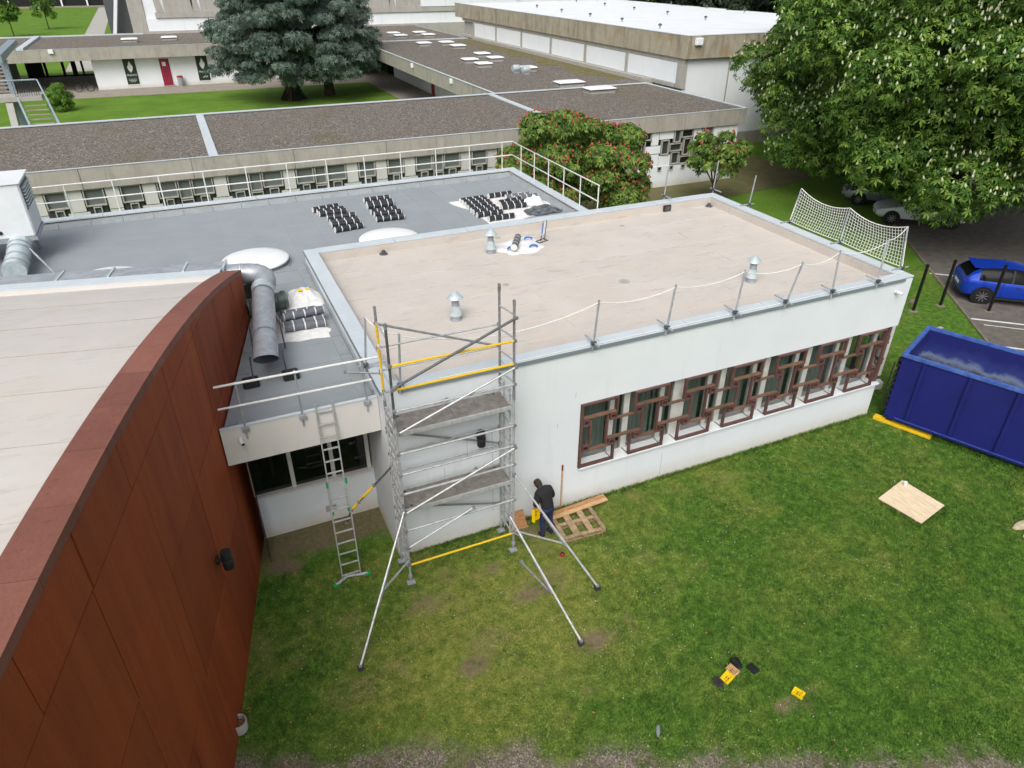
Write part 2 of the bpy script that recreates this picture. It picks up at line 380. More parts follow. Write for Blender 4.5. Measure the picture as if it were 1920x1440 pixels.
def grass_mat(name, blade):
    t = NT(name)
    n1 = t.noise(4.5, 7, .8); n2 = t.noise(26, 4, .75)
    lush = t.ramp(n1, [(.34, srgb(52,86,30)), (.50, srgb(79,115,39)), (.64, srgb(108,143,55))])
    yel = t.ramp(n1, [(.34, srgb(88,106,42)), (.50, srgb(120,130,56)), (.66, srgb(150,150,80))])
    col = t.mix(t.attr('tone'), lush, yel)
    fine = t.ramp(n2, [(.32, (.68,.68,.68)), (.68, (1.22,1.22,1.22))])
    col = t.mix(1.0, col, fine, 'MULTIPLY')
    if blade:
        rb = t.n('ShaderNodeMapRange'); rb.inputs[3].default_value = .7; rb.inputs[4].default_value = 1.35; t.l(t.attr('rnd'), rb.inputs[0])
        col = t.mix(1.0, col, rb.outputs[0], 'MULTIPLY')
        col = t.mix(t.attr('wear'), col, srgb(140,128,86))
        return t.done(col, .7, 0, .25)
    soil = t.ramp(t.noise(11, 6, .8), [(.3, srgb(96,86,66)), (.7, srgb(140,126,100))])
    col = t.mix(t.attr('wear'), col, soil)
    vo = t.n('ShaderNodeTexVoronoi', Scale=42.0); t.l(t.pos(), vo.inputs['Vector'])
    gr = t.ramp(vo.outputs['Color'], [(.1, srgb(88,80,72)), (.5, srgb(120,110,100)), (.95, srgb(168,158,146))])
    gr = t.mix(t.ramp(t.noise(1.6, 6, .75), [(.45,(0,0,0)),(.65,(.7,.7,.7))]), gr, srgb(92,88,58))
    col = t.mix(t.attr('grav'), col, gr)
    t.bump(t.noise(55, 4, .8), .7, .04)
    return t.done(col, .95, 0, .15)
MT['grass'] = grass_mat('lawn_grass', False); MT['blade'] = grass_mat('grass_blades', True)
def far_grass():
    t = NT('far_lawn')
    col = t.ramp(t.noise(.35, 6, .7), [(.3, srgb(80,114,34)), (.7, srgb(106,138,50))])
    col = t.mix(1.0, col, t.ramp(t.noise(5, 5, .8), [(.3,(.75,.75,.75)),(.7,(1.15,1.15,1.15))]), 'MULTIPLY')
    t.bump(t.noise(9, 4, .8), .5, .05)
    return t.done(col, .95, 0, .15)
MT['far_grass'] = far_grass()
struct(MB().box(-600, 600, -200, 900, -.5, -.012).build('ground', MT['far_grass']))
# near lawn sheet
xs = np.arange(-9, 30.01, .14); ys = np.arange(-13, 8.01, .14)
gx, gy = np.meshgrid(xs, ys); hz = (vnoise(gx, gy, .9, 5, 3)-.5)*.03
wear, tone, grav = lawn_fields(gx, gy)
nx, ny = len(xs), len(ys)
idx = np.arange(nx*ny).reshape(ny, nx)
q = np.stack([idx[:-1,:-1], idx[:-1,1:], idx[1:,1:], idx[1:,:-1]], -1).reshape(-1, 4)
def npmesh(name, v, f, mat, attrs=None):
    me = bpy.data.meshes.new(name); k = f.shape[1]
    me.vertices.add(len(v)); me.vertices.foreach_set('co', np.ascontiguousarray(v, dtype=np.float32).ravel())
    me.loops.add(f.size); me.loops.foreach_set('vertex_index', np.ascontiguousarray(f, dtype=np.int32).ravel())
    me.polygons.add(len(f)); me.polygons.foreach_set('loop_start', np.arange(0, f.size, k, dtype=np.int32))
    me.update(calc_edges=True); me.validate()
    for n, a in (attrs or {}).items():
        at = me.attributes.new(n, 'FLOAT', 'POINT'); at.data.foreach_set('value', np.ascontiguousarray(a, dtype=np.float32).ravel())
    o = bpy.data.objects.new(name, me); COL.objects.link(o)
    if mat: me.materials.append(mat)
    return o
lawn = npmesh('lawn', np.stack([gx.ravel(), gy.ravel(), hz.ravel()+.004], -1), q, MT['grass'], {'wear': wear, 'tone': tone, 'grav': grav})
lawn.data.shade_smooth(); struct(lawn)
# grass blades in the part of the lawn near the camera
N = 210000
d = RNG.random((N*3, 2)); bx = -4.6+d[:,0]*21; by = -10+d[:,1]*10.6
dist = np.hypot(bx+2.5, by+11.8); keep = RNG.random(len(bx)) < np.clip(1.25-dist/26, .25, 1)
w_, t_, g_ = lawn_fields(bx, by)
keep &= (RNG.random(len(bx)) > w_*.9) & (RNG.random(len(bx)) > g_*.96) & (bx > -3.15+.215*by)
keep &= ~((by > -.02) & (bx > -.05))
bx, by, w_, t_ = bx[keep][:N], by[keep][:N], w_[keep][:N], t_[keep][:N]
n = len(bx); a = RNG.random((n, 3))*2*PI; hb = (.022+.03*RNG.random((n, 3)))*(1-.55*t_[:,None])
vs_, rr, ww, tt = [], [], [], []
for k in range(3):
    ca, sa = np.cos(a[:,k]), np.sin(a[:,k]); wd = .008+.006*RNG.random(n); ln = .01+.03*RNG.random(n)
    z0 = np.zeros(n)-.004
    vs_.append(np.stack([np.stack([bx-sa*wd, by+ca*wd, z0], -1), np.stack([bx+sa*wd, by-ca*wd, z0], -1), np.stack([bx+ca*ln, by+sa*ln, hb[:,k]], -1)], 1))
    rr.append(np.repeat(RNG.random(n)[:,None], 3, 1)); ww.append(np.repeat(w_[:,None], 3, 1)); tt.append(np.repeat(t_[:,None], 3, 1))
V = np.concatenate(vs_).reshape(-1, 3); F_ = np.arange(len(V)).reshape(-1, 3)
gb = npmesh('grass', V, F_, MT['blade'], {'rnd': np.concatenate(rr), 'wear': np.concatenate(ww), 'tone': np.concatenate(tt)})
stuff(gb); tag(gb, 'short patchy green grass of the lawn in front of the white building', 'grass')
# longer tufts along walls and round things left standing, and broad-leaved weeds
tx, ty, th = [], [], []
def line_tufts(p, q, n_, spread, h):
    f = RNG.random(n_); tx.append(p[0]+(q[0]-p[0])*f+RNG.normal(size=n_)*spread); ty.append(p[1]+(q[1]-p[1])*f+RNG.normal(size=n_)*spread); th.append(h*(.4+.8*RNG.random(n_)))
line_tufts((2.6,-.06), (14.6,-.06), 2600, .03, .11); line_tufts((0,-.05), (2.6,-.05), 500, .03, .09); line_tufts((-3.05,1.4), (-4.2,-4.0), 2200, .03, .10); line_tufts((14.9,-.6), (17.2,-5.8), 1500, .06, .12); line_tufts((14.8,0), (14.8,6), 900, .05, .12)
line_tufts((11.7,-3.1), (11.9,-4.25), 260, .04, .08); line_tufts((11.9,-4.25), (13.1,-4.0), 260, .04, .08); line_tufts((3.6,-1.3), (4.9,-1.35), 220, .05, .09)
for cx, cy in ((-1.55,-2.63),(3.68,-2.73),(2.65,-3.86),(0,-.9),(2.48,-.9),(-1.5,-.3),(-.8,-.25),(5.0,-5.7),(5.84,-6.5),(-3.8,-3.0)): line_tufts((cx-.12,cy-.1), (cx+.12,cy-.1), 60, .07, .07)
for k_ in range(420):
    cx, cy = RNG.uniform(-3.2, 16), RNG.uniform(-9, -.3); line_tufts((cx-.05,cy), (cx+.05,cy), 16, .05, .075)
tx, ty, th = map(np.concatenate, (tx, ty, th)); ok = (tx > -3.15+.215*ty) & ~((ty > -.02) & (tx > -.02) & (tx < 14.72)); tx, ty, th = tx[ok], ty[ok], th[ok]
n = len(tx); w_, t_, g_ = lawn_fields(tx, ty); a = RNG.random((n, 3))*2*PI; vs_, rr, ww, tt = [], [], [], []
for k in range(3):
    ca, sa = np.cos(a[:,k]), np.sin(a[:,k]); ln = th*(.3+.5*RNG.random(n))
    vs_.append(np.stack([np.stack([tx-sa*.008, ty+ca*.008, th*0-.004], -1), np.stack([tx+sa*.008, ty-ca*.008, th*0-.004], -1), np.stack([tx+ca*ln, ty+sa*ln, th*(.6+.5*RNG.random(n))], -1)], 1))
    rr.append(np.repeat(RNG.random(n)[:,None], 3, 1)*.7); ww.append(np.repeat(w_[:,None]*.3, 3, 1)); tt.append(np.repeat(t_[:,None]*.6, 3, 1))
V = np.concatenate(vs_).reshape(-1, 3)
gt = npmesh('grass_tufts', V, np.arange(len(V)).reshape(-1, 3), MT['blade'], {'rnd': np.concatenate(rr), 'wear': np.concatenate(ww), 'tone': np.concatenate(tt)})
stuff(gt); tag(gt, 'longer uncut grass tufts along the walls and round things on the lawn', 'grass')
wn = 520; wx = RNG.uniform(-2.8, 16, wn); wy = RNG.uniform(-8.8, -.5, wn); V = []
for k in range(6):
    a = k*PI/3+RNG.random(wn); l = .03+.035*RNG.random(wn); ca, sa = np.cos(a), np.sin(a); z = .035+.02*RNG.random(wn)
    V.append(np.stack([np.stack([wx, wy, z*0+.02], -1), np.stack([wx+ca*l*.5-sa*l*.25, wy+sa*l*.5+ca*l*.25, z], -1), np.stack([wx+ca*l, wy+sa*l, z*.8], -1), np.stack([wx+ca*l*.5+sa*l*.25, wy+sa*l*.5-ca*l*.25, z], -1)], 1))
V = np.concatenate(V).reshape(-1, 3); one = np.ones(len(V))
wd_ = npmesh('weeds', V, np.arange(len(V)).reshape(-1, 4), MT['blade'], {'rnd': np.repeat(RNG.random(len(V)//4), 4)*.5, 'wear': one*0, 'tone': one*.1})
stuff(wd_); tag(wd_, 'low broad-leaved weeds dotted through the lawn', 'weeds')
# daisies
dm = []
cl = [(7.6,-2.3,.9),(4.2,-4.6,.5),(13.2,-1.0,1.0),(10.5,-2.2,1.5),(6.2,-3.5,1.5),(9,-5.5,1.6),(2.9,-3.2,.8),(17,1.8,1.0),(18.6,2.6,1.2),(-2.6,-2,1.2),(-2.4,-.4,.8),(12.5,.0-1.3,1.4),(21,4.3,1.0),(5.6,-2.0,1.1)]
for cx, cy, r in cl:
    for i in range(int(34*r)):
        x, y = cx+random.gauss(0, r), cy+random.gauss(0, r*.6)
        if -.1 < x < 15.1 and -.15 < y < 9: continue
        if x < -3+.215*y: continue
        dm.append((x, y))
for i in range(200): dm.append((random.uniform(-2.6, 17), random.uniform(-8.5, -.4)))
mb = MB()
for x, y in dm:
    r = random.uniform(.005, .010); z = random.uniform(.04, .06)
    mb.add([(x+r*math.cos(k*PI/3+.2), y+r*math.sin(k*PI/3+.2), z+.002*(k % 2)) for k in range(6)]+[(x, y, z+.006)], [(k, (k+1) % 6, 6) for k in range(6)])
o = stuff(mb.build('daisies', MT['print_white'])); tag(o, 'tiny white daisies scattered over the lawn', 'daisies')
# loose stones along the worn edge of the lawn
mb = MB()
for i in range(2600):
    x = random.uniform(-4.4, 9.5); y = -5.1-.43*x-.03*max(x-4, 0)-random.uniform(-.35, 2.0)
    if x < -3.1+.215*y: continue
    r = random.choice((.006, .008, .01, .012, .018)); z = .006
    p = [(x+r*random.uniform(.7,1.2)*math.cos(k*PI/2+.5*random.random()), y+r*random.uniform(.7,1.2)*math.sin(k*PI/2+.5*random.random()), z) for k in range(4)]
    mb.add(p+[(x, y, z+r*.8)], [(k, (k+1) % 4, 4) for k in range(4)])
o = stuff(mb.build('gravel', MT['stone'])); tag(o, 'loose pale gravel along the worn edge of the lawn', 'gravel')

# parking, kerb, road paint
def sheet(name, poly, z, mat): return struct(MB().prism(poly, 2, z-.05, z).build(name, mat))
kd = Vector((5.36, 7.4, 0)).normalized(); kp = Vector((22.54, 1.74, 0)); kn = Vector((kd.y, -kd.x, 0))
P = lambda s, t: (kp+kd*s+kn*t)
sheet('parking', [tuple(P(s,t)[:2]) for s,t in ((-14,.08),(-14,40),(26,40),(26,.08))], .012, MT['asphalt'])
M = frame(kp, kd, -kn)
mb = MB()
k = struct(bpy.data.objects.new('kerb', None)); COL.objects.link(k)
kb = MB().bbox(-14, -13.02, -.06, .06, -.1, .05, .012, M).build('kerb_stone', MT['kerb'], k)
for i in range(1, 36):
    c = kb.copy(); COL.objects.link(c); c.parent = k; c.location = kd*(i*1.0)
def stripe(a, b, w=.1):
    a, b = Vector((*a, 0)), Vector((*b, 0)); dd = (b-a).normalized(); nn = Vector((-dd.y, dd.x, 0))*w/2
    return struct(MB().prism([tuple((p)[:2]) for p in (a-nn, b-nn, b+nn, a+nn)], 2, .0122, .0165).build('parking_line', MT['line']))
stripe((26.29,7.15), (29.9,4.0)); stripe((23.66,3.33), (27.4,.1)); stripe((22.73,1.16), (26.4,-2.2)); stripe((23.7,2.7), (27.0,-.2), .04)
MT['worn_ground'] = simple('worn_olive_ground', srgb(112,100,70), srgb(84,92,48), 1.2, .95, bump=.3, bscale=25)
sheet('worn_strip', [(10.3,16.3),(19,16.6),(22,19.8),(29,20.6),(34,21.5),(34,31),(28.6,31),(28.6,23.5),(10.3,23.5)], .005, MT['worn_ground'])

# ---------------------------------------------------------------- the white flat-roofed building
L, WD = 14.85, 8.71
wb = thing('white_building', 'white rendered flat-roofed building with beige roof and brown window lattice', 'building', (7.5, 4.4, 0))
mb = MB()
mb.box(0, 4.60, 0, .3, 0, 4.42); mb.box(4.60, L, 0, .3, 2.99, 4.42); mb.box(4.60, 14.7, 0, .62, 0, 1.07)
mb.box(0, .3, .3, WD, 0, 4.42); mb.box(L-.3, L, .3, WD, 2.99, 4.42); mb.box(14.4, 14.7, .62, WD, 0, 1.07)
mb.box(.3, L-.3, WD-.3, WD, 0, 4.42); mb.box(4.3, 4.6, .3, .62, 0, 2.99)
mb.build('wall', MT['white_wall'], wb)
MB().box(.3, L-.3, .3, WD-.3, 3.95, 4.17).build('roof_slab', MT['pale_concrete'], wb)
MB().box(4.6, L-.01, .3, .9, 2.9, 2.985).build('soffit', MT['white_wall'], wb)
MB().box(4.6, 14.68, 1.6, 1.65, 1.08, 2.9).build('room_back', MT['dim'], wb)
sh = []
y = .3; i = 0
while y < WD-.35:
    y1 = min(y+1.0, WD-.3)
    xs_ = [.3] + ([5.2, 11.6] if i % 2 else [8.3]) + [L-.3]
    for a, b in zip(xs_[:-1], xs_[1:]):
        s = MB().add([(a, y-.05, 4.182), (b, y-.05, 4.182), (b, y1, 4.174), (a, y1, 4.174), (a, y-.05, 4.168), (b, y-.05, 4.168), (b, y1, 4.168), (a, y1, 4.168)],
                     [(0,1,2,3), (4,5,1,0), (5,6,2,1), (6,7,3,2), (7,4,0,3), (7,6,5,4)]).build('membrane_sheet', MT['beige_roof'], wb)
    y += 1.0; i += 1
MT['seam'] = simple('seam_line', srgb(176,169,161), srgb(198,191,183), 1.1, .8, lo=.36, hi=.52)  # thin line slightly darker than the membrane along each lap
for i in range(1, 9):
    yy = .3+i*1.0-.058
    MB().box(.32, L-.32, yy, yy+.010, 4.17, 4.1832).build('lap_seam', MT['seam'], wb)
for x, y0, y1 in ((8.3,.3,1.25),(5.2,1.3,2.25),(8.3,2.3,3.25),(5.2,3.3,4.25),(8.3,4.3,5.25),(11.6,5.3,6.25),(11.6,3.3,4.25)):
    MB().box(x, x+.02, y0, y1, 4.17, 4.186).build('lap_seam', MT['seam'], wb)
# inner upstand and metal coping in lengths with open joints
mb = MB(); t_ = .055
mb.box(.3, L-.3, .3, .3+t_, 4.17, 4.43); mb.box(.3, L-.3, WD-.3-t_, WD-.3, 4.17, 4.43); mb.box(.3, .3+t_, .3+t_, WD-.3-t_, 4.17, 4.43); mb.box(L-.3-t_, L-.3, .3+t_, WD-.3-t_, 4.17, 4.43)
mb.build('upstand', MT['beige_roof'], wb)
def coping_run(p, q, w, z, parent, length=2.5, th=.05, side=1, over=.03, drip=True):
    p, q = Vector(p), Vector(q); dd = (q-p); ln = dd.length; dd.normalize(); nn = Vector((-dd.y, dd.x, 0))*side
    k = max(1, round(ln/length)); g = .006
    for i in range(k):
        a, b = ln*i/k+g, ln*(i+1)/k-g
        M = frame(p+Vector((0,0,z)), dd, nn)
        MB().bbox(a, b, -over, w, -th, 0, .006, M).build('coping', MT['coping'], parent)
        if drip: MB().box(a, b, -over-.012, -over-.001, -th-.045, -.004, M).build('drip_edge', MT['coping_edge'], parent)
coping_run((.31,0,0), (L-.31,0,0), .34, 4.485, wb); coping_run((L,0,0), (L,WD,0), .34, 4.49, wb)
coping_run((L-.31,WD,0), (.31,WD,0), .34, 4.485, wb); coping_run((0,WD,0), (0,0,0), .34, 4.49, wb)
# sill, window frames, panes, blinds
MB().bbox(4.62, 14.76, -.07, .62, 1.075, 1.13, .01).build('window_sill', MT['white_paint'], wb)
MOD = 1.465; X0 = 4.62
yw = .27
def mull(x0, x1, d=.09): MB().box(x0, x1, yw-.02, yw+d, 1.13, 2.9).build('mullion', MT['frame_white'], wb)
cells = []
edges = [4.6]
for i in range(7):
    xo = X0+i*MOD
    ww = .34 if i in (1, 6) else .12
    mull(xo+.96, xo+1.08); mull(xo+1.36, xo+1.36+ww+.04)
    cells += [(xo+(.02 if i == 0 else (-.05 if i not in (2,) else .27)), xo+.98), (xo+1.06, xo+1.38)]
for a, b in cells:
    if b > 14.65: b = 14.65
    if a > b: continue
    MB().box(a, b, yw+.01, yw+.02, 1.16, 2.9).build('pane', MT['pane'], wb)
    x = a+.02
    mb = MB()
    while x < b-.06:
        q0_, q1_ = yw+.20+.02*math.sin(x*40), yw+.20+.02*math.sin((x+.05)*40); mb.add([(x,q0_,1.16),(x+.05,q1_,1.16),(x+.05,q1_,2.88),(x,q0_,2.88),(x,q0_+.004,1.16),(x+.05,q1_+.004,1.16),(x+.05,q1_+.004,2.88),(x,q0_+.004,2.88)], [(0,1,2,3),(7,6,5,4)]); x += .05 if random.random() < .93 else .12
    if random.random() < .85: mb.build('blind', MT['blind'], wb)
MB().box(4.62, 14.65, yw-.01, yw+.06, 1.13, 1.16).build('window_rail', MT['frame_white'], wb)
# brown timber lattice in front of the windows
def bar(x0, x1, z0, z1, y0=-.07, y1=.05, top=False):
    y0 += .01; y1 = .02
    MB().box(x0, x1, y0, y1, z0, z1).build('lattice_bar', MT['wood_top' if top else 'wood_dark'], wb)
def lbox(x, z, s=.17):
    b = MB()
    b.box(x, x+s, -.065, .05, z+s-.025, z+s); b.box(x, x+s, -.065, .05, z, z+.025); b.box(x, x+.025, -.065, .05, z+.025, z+s-.025); b.box(x+s-.025, x+s, -.065, .05, z+.025, z+s-.025)
    o = b.build('lattice_box', MT['wood_dark'], wb)
    MB().box(x+.03, x+s-.03, .02, .03, z+.03, z+s-.03).build('purple_pane', MT['purple' if random.random() < .6 else 'dark'], o)
h = .045
for i in range(7):
    x = X0+i*MOD; last = i == 6
    bar(x, x+1.0, 2.94, 2.985)                                  # top rail
    bar(x, x+h, 2.33 if i else 1.13, 2.925); bar(x+.955, x+1.0, 2.535, 2.925)
    bar(x+.06, x+.94, 2.565, 2.61, -.085, .05, True)
    lbox(x+.06, 2.355); lbox(x+.80, 2.355)
    if not last: bar(x+.98, x+MOD+.06, 2.345, 2.388, -.06, .05, True)
    bar(x+.24, x+.285, 1.66, 2.50); bar(x+.705, x+.75, 1.66, 2.53)
    bar(x+.24, x+.80, 1.605, 1.65, -.08, .05, True)
    lbox(x+.07, 1.60); lbox(x+.81, 1.60)
    if not last: bar(x+.76, x+MOD+.24, 1.805, 1.85, -.075, .05, True)
    if i: bar(x-.055, x-.01, 1.20, 1.79)
    bar(x+.935, x+.98, 1.20, 1.595)
    bar((x-.06) if i else x+.06, x+.985, 1.145, 1.195)
    for xx in (((x-.06) if i else x+.06), x+.93): MB().box(xx, xx+.012, .021, yw, 1.15, 1.165).build('stay', MT['steel_dark'], wb)
def sbar(y0, y1, z0, z1, x0=14.62, x1=14.74): MB().box(x0, x1, y0, y1, z0, z1).build('lattice_bar', MT['wood_dark'], wb)
sbar(.06, .12, 1.14, 2.985); sbar(.12, .9, 2.34, 2.395, 14.76, 14.88); sbar(.9, .96, 1.14, 2.98); sbar(.12, .9, 1.80, 1.855, 14.76, 14.88); sbar(.3, .36, 1.86, 2.33); sbar(.12, .9, 1.14, 1.195)
for (y0, z0) in ((.15, 2.40), (.15, 1.62)):
    b = MB(); X = 14.76
    b.box(X, X+.14, y0, y0+.17, z0+.14, z0+.17); b.box(X, X+.14, y0, y0+.17, z0, z0+.03); b.box(X, X+.14, y0, y0+.03, z0+.03, z0+.14); b.box(X, X+.14, y0+.14, y0+.17, z0+.03, z0+.14)
    b.build('lattice_box', MT['wood_dark'], wb)
MB().box(14.52, 14.54, .62, 6, 1.16, 2.9).build('pane', MT['pane'], wb)
# roof repairs: flat patches, scuffs and hairline cracks in the render
for x, y, r in ((7.81,3.46,.16),(4.7,4.59,.1),(10.3,7.6,.09),(6.0,8.2,.1)):
    MB().lathe((x, y, 4.17), [(r, 0), (r, .016)], 14).build('roof_patch', simple('patch_grey', srgb(170,172,166), srgb(150,150,146), 8, .8), wb)
for x, z0, z1 in ((1.75,2.3,2.75),(2.35,.55,2.9),(7.15,.1,.8),(1.2,1.9,2.2),(4.45,3.2,3.35),(4.0,2.5,2.6)):
    MB().box(x, x+.007, -.002, .02, z0, z1).build('crack', MT['coping_edge'], wb)

# ---------------------------------------------------------------- grey-roofed building and its low extension
gb_ = thing('grey_roofed_building', 'low building with slate grey membrane roof between white building and far wing', 'building', (-2, 12, 0))
mb = MB()
mb.box(-16, 9.75, 15.75, 16.05, 0, 4.12); mb.box(9.75, 10.05, WD+.01, 16.05, 0, 4.12)
mb.build('wall', MT['pale_concrete'], gb_)
MB().prism([(-16, WD+.01), (9.75, WD+.01), (9.75, 15.75), (-16, 15.75)], 2, 3.7, 3.942).build('roof_slab', MT['pale_concrete'], gb_)
x = -16.0
while x < 9.7:
    x1 = min(x+1.0, 9.7)
    MB().add([(x-.04, WD+.012, 3.958), (x1, WD+.012, 3.950), (x1, 15.7, 3.950), (x-.04, 15.7, 3.958), (x-.04, WD+.012, 3.94), (x1, WD+.012, 3.94), (x1, 15.7, 3.94), (x-.04, 15.7, 3.94)],
             [(0,1,2,3), (4,5,1,0), (5,6,2,1), (6,7,3,2), (7,4,0,3), (7,6,5,4)]).build('membrane_sheet', MT['grey_roof'], gb_)
    x += 1.0
for i in range(26):      # flashing skirt pieces along the back and right parapets
    a = -16+i*.99
    MB().add([(a+.006, 15.55, 3.962), (a+.984, 15.55, 3.962), (a+.984, 15.74, 4.1), (a+.006, 15.74, 4.1), (a+.006, 15.55, 3.945), (a+.984, 15.55, 3.945), (a+.984, 15.74, 3.945), (a+.006, 15.74, 3.945)],
             [(0,1,2,3), (4,5,1,0), (5,6,2,1), (6,7,3,2), (7,4,0,3), (7,6,5,4)]).build('flashing', MT['flash'], gb_)
for i in range(7):
    a = WD+.02+i*.955
    MB().add([(9.55, a, 3.962), (9.55, a+.945, 3.962), (9.74, a+.945, 4.1), (9.74, a, 4.1), (9.55, a, 3.945), (9.55, a+.945, 3.945), (9.74, a+.945, 3.945), (9.74, a, 3.945)],
             [(0,1,2,3), (4,5,1,0), (5,6,2,1), (6,7,3,2), (7,4,0,3), (7,6,5,4)]).build('flashing', MT['flash'], gb_)
coping_run((9.74, 16.07, 0), (-16, 16.07, 0), .33, 4.21, gb_, drip=False); coping_run((10.07, WD+.03, 0), (10.07, 16.1, 0), .33, 4.215, gb_, drip=False)

ex = thing('low_extension', 'low cream fascia extension with dark ribbon window between rusty wall and scaffold', 'building', (-1.5, 2, 0))
cx = lambda y, o=.03: -3.2+.215*y+o
MB().prism([(cx(.48), .48), (-.01, .48), (-.01, WD), (cx(WD), WD)], 2, 3.32, 3.965).build('roof_slab', MT['cream_wall'], ex)
MB().box(cx(.42), -.01, .41, .479, 3.31, 4.14).build('fascia', MT['cream_wall'], ex)
MB().box(cx(.42), -.012, .395, .47, 4.141, 4.165).build('edge_trim', MT['coping'], ex)
y = .62
while y < WD-.1:
    y1 = min(y+1.0, WD-.01)
    MB().add([(cx(y)+.0, y-.04, 3.988), (-.012, y-.04, 3.988), (-.012, y1, 3.978), (cx(y1), y1, 3.978), (cx(y), y-.04, 3.962), (-.012, y-.04, 3.962), (-.012, y1, 3.962), (cx(y1), y1, 3.962)],
             [(0,1,2,3), (4,5,1,0), (5,6,2,1), (6,7,3,2), (7,4,0,3), (7,6,5,4)]).build('membrane_sheet', MT['grey_roof'], ex)
    y += 1.0
for i in range(3):       # sloped edge flashing
    a, b = -3.05+i*1.015, -3.05+(i+1)*1.015-.008
    MB().add([(a, .48, 4.150), (b, .48, 4.150), (b, .75, 4.0), (a, .75, 4.0), (a, .48, 3.966), (b, .48, 3.966), (b, .75, 3.966), (a, .75, 3.966)],
             [(0,1,2,3), (4,5,1,0), (5,6,2,1), (6,7,3,2), (7,4,0,3), (7,6,5,4)]).build('flashing', MT['flash'], ex)
for i in range(8):       # upstand pieces against the white building, and lap strips against the rusty wall
    a = .77+i*1.0
    MB().box(-.3, -.013, a, a+.975, 3.966, 4.002).build('flashing', MT['flash'], ex)
    MB().box(-.05, -.011, a, a+.985, 4.0025, 4.10).build('flashing', MT['flash'], ex)
    MB().prism([(cx(a)+.01, a), (cx(a)+.26, a), (cx(a+.975)+.26, a+.975), (cx(a+.975)+.01, a+.975)], 2, 3.966, 4.001).build('flashing', MT['flash'], ex)
MB().prism([(cx(8.5), 8.5), (-.011, 8.5), (-.011, WD+.16), (cx(WD), WD+.16)], 2, 3.97, 4.003).build('flashing', MT['flash'], ex)
mb = MB(); mb.box(cx(1.87), -.005, 1.87, 2.1, 0, 1.2); mb.build('wall', MT['white_wall'], ex)
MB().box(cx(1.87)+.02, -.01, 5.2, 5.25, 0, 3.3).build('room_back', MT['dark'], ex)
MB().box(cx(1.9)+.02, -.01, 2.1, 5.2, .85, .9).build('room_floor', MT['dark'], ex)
MB().bbox(cx(1.87), -.005, 1.82, 2.1, 1.205, 1.26, .01).build('window_sill', MT['frame_white'], ex)
for x in (-2.79, -1.88, -.95, -.10): MB().box(x-.045, x+.045, 1.9, 2.0, 1.265, 3.315).build('mullion', MT['frame_white'], ex)
for a, b in ((-2.745,-1.925), (-1.835,-.995), (-.905,-.145)): MB().box(a, b, 1.945, 1.955, 1.27, 3.35).build('pane', clear_glass('dark_pane', srgb(16,20,20), .6), ex)
MB().box(-2.78, -2.55, 2.3, 2.35, .9, 3.3).build('curtain', MT['blind'], ex)
MB().box(-2.3, -2.22, 3.0, 3.08, .9, 2.4).build('inside_post', MT['pale_concrete'], ex)
for z in (2.7, 3.0): MB().box(-1.7, -.9, 3.6, 3.7, z, z+.05).build('inside_lamp', MT['pale_concrete'], ex)
MB().box(-1.28, -1.02, 1.855, 1.868, .3, .48).build('air_grille', MT['pale_concrete'], ex)
MB().box(cx(1.87)+.02, cx(1.87)+.03, 1.0, 1.86, 0, 3.34).build('painted_shade', MT['corten_dark'], ex)  # dark sheet paints in the shade on the rusty wall under the overhang
def sec_cam(loc, yaw, label):
    t = thing('security_camera', label, 'camera', loc); l = Vector(loc); d = Vector((math.sin(yaw), -math.cos(yaw), -.15)).normalized()
    MB().lathe(l+Vector((0,-.02,0)), [(.04,-.02),(.04,.02)], 12, Matrix.Rotation(PI/2,3,'X')).build('base', MT['white_paint'], t, True)
    MB().tube(l+Vector((0,-.05,0)), l+Vector((0,-.05,0))+d*.14, .04, 12).build('body', MT['white_paint'], t, True)
    MB().tube(l+Vector((0,-.05,0))+d*.14, l+Vector((0,-.05,0))+d*.15, .03, 12).build('lens', MT['black_matt'], t)
sec_cam((-2.76, .40, 3.88), .25, 'small white security camera on the cream fascia by the rusty wall')
sec_cam((14.3, -.01, 4.12), .6, 'small white security camera high on the white wall by the far corner')

# ---------------------------------------------------------------- rusty steel building with the curved parapet
vu = Vector((.2102, .9777, 0)); vr = Vector((.9777, -.2102, 0)); cb = Vector((-3.2, 0, 0))
def CW(s, r, z): return cb + vu*s + vr*r + Vector((0,0,z))
def arch(s): return 7.15-.0121*(s+6.6)**2
sb = thing('rusty_steel_building', 'building clad in rust-brown steel panels with a curved parapet and pale roof', 'building', (-6, -2, 0))
S_END = 5.9
# inner core behind the panels
mb = MB(); ss = np.linspace(-9.5, S_END, 40)
top = [(float(s), arch(float(s))-.06) for s in ss]
pts = [CW(s, -.06, 0) for s, z in top]+[CW(s, -.06, z) for s, z in top[::-1]]
pin = [CW(s, -.36, 0) for s, z in top]+[CW(s, -.36, z) for s, z in top[::-1]]
n = len(pts); mb.add(pts+pin, [tuple(range(n)), tuple(range(2*n-1, n-1, -1))]+[(i, (i+1) % n, n+(i+1) % n, n+i) for i in range(n)])
mb.build('wall', MT['corten_dark'], sb)
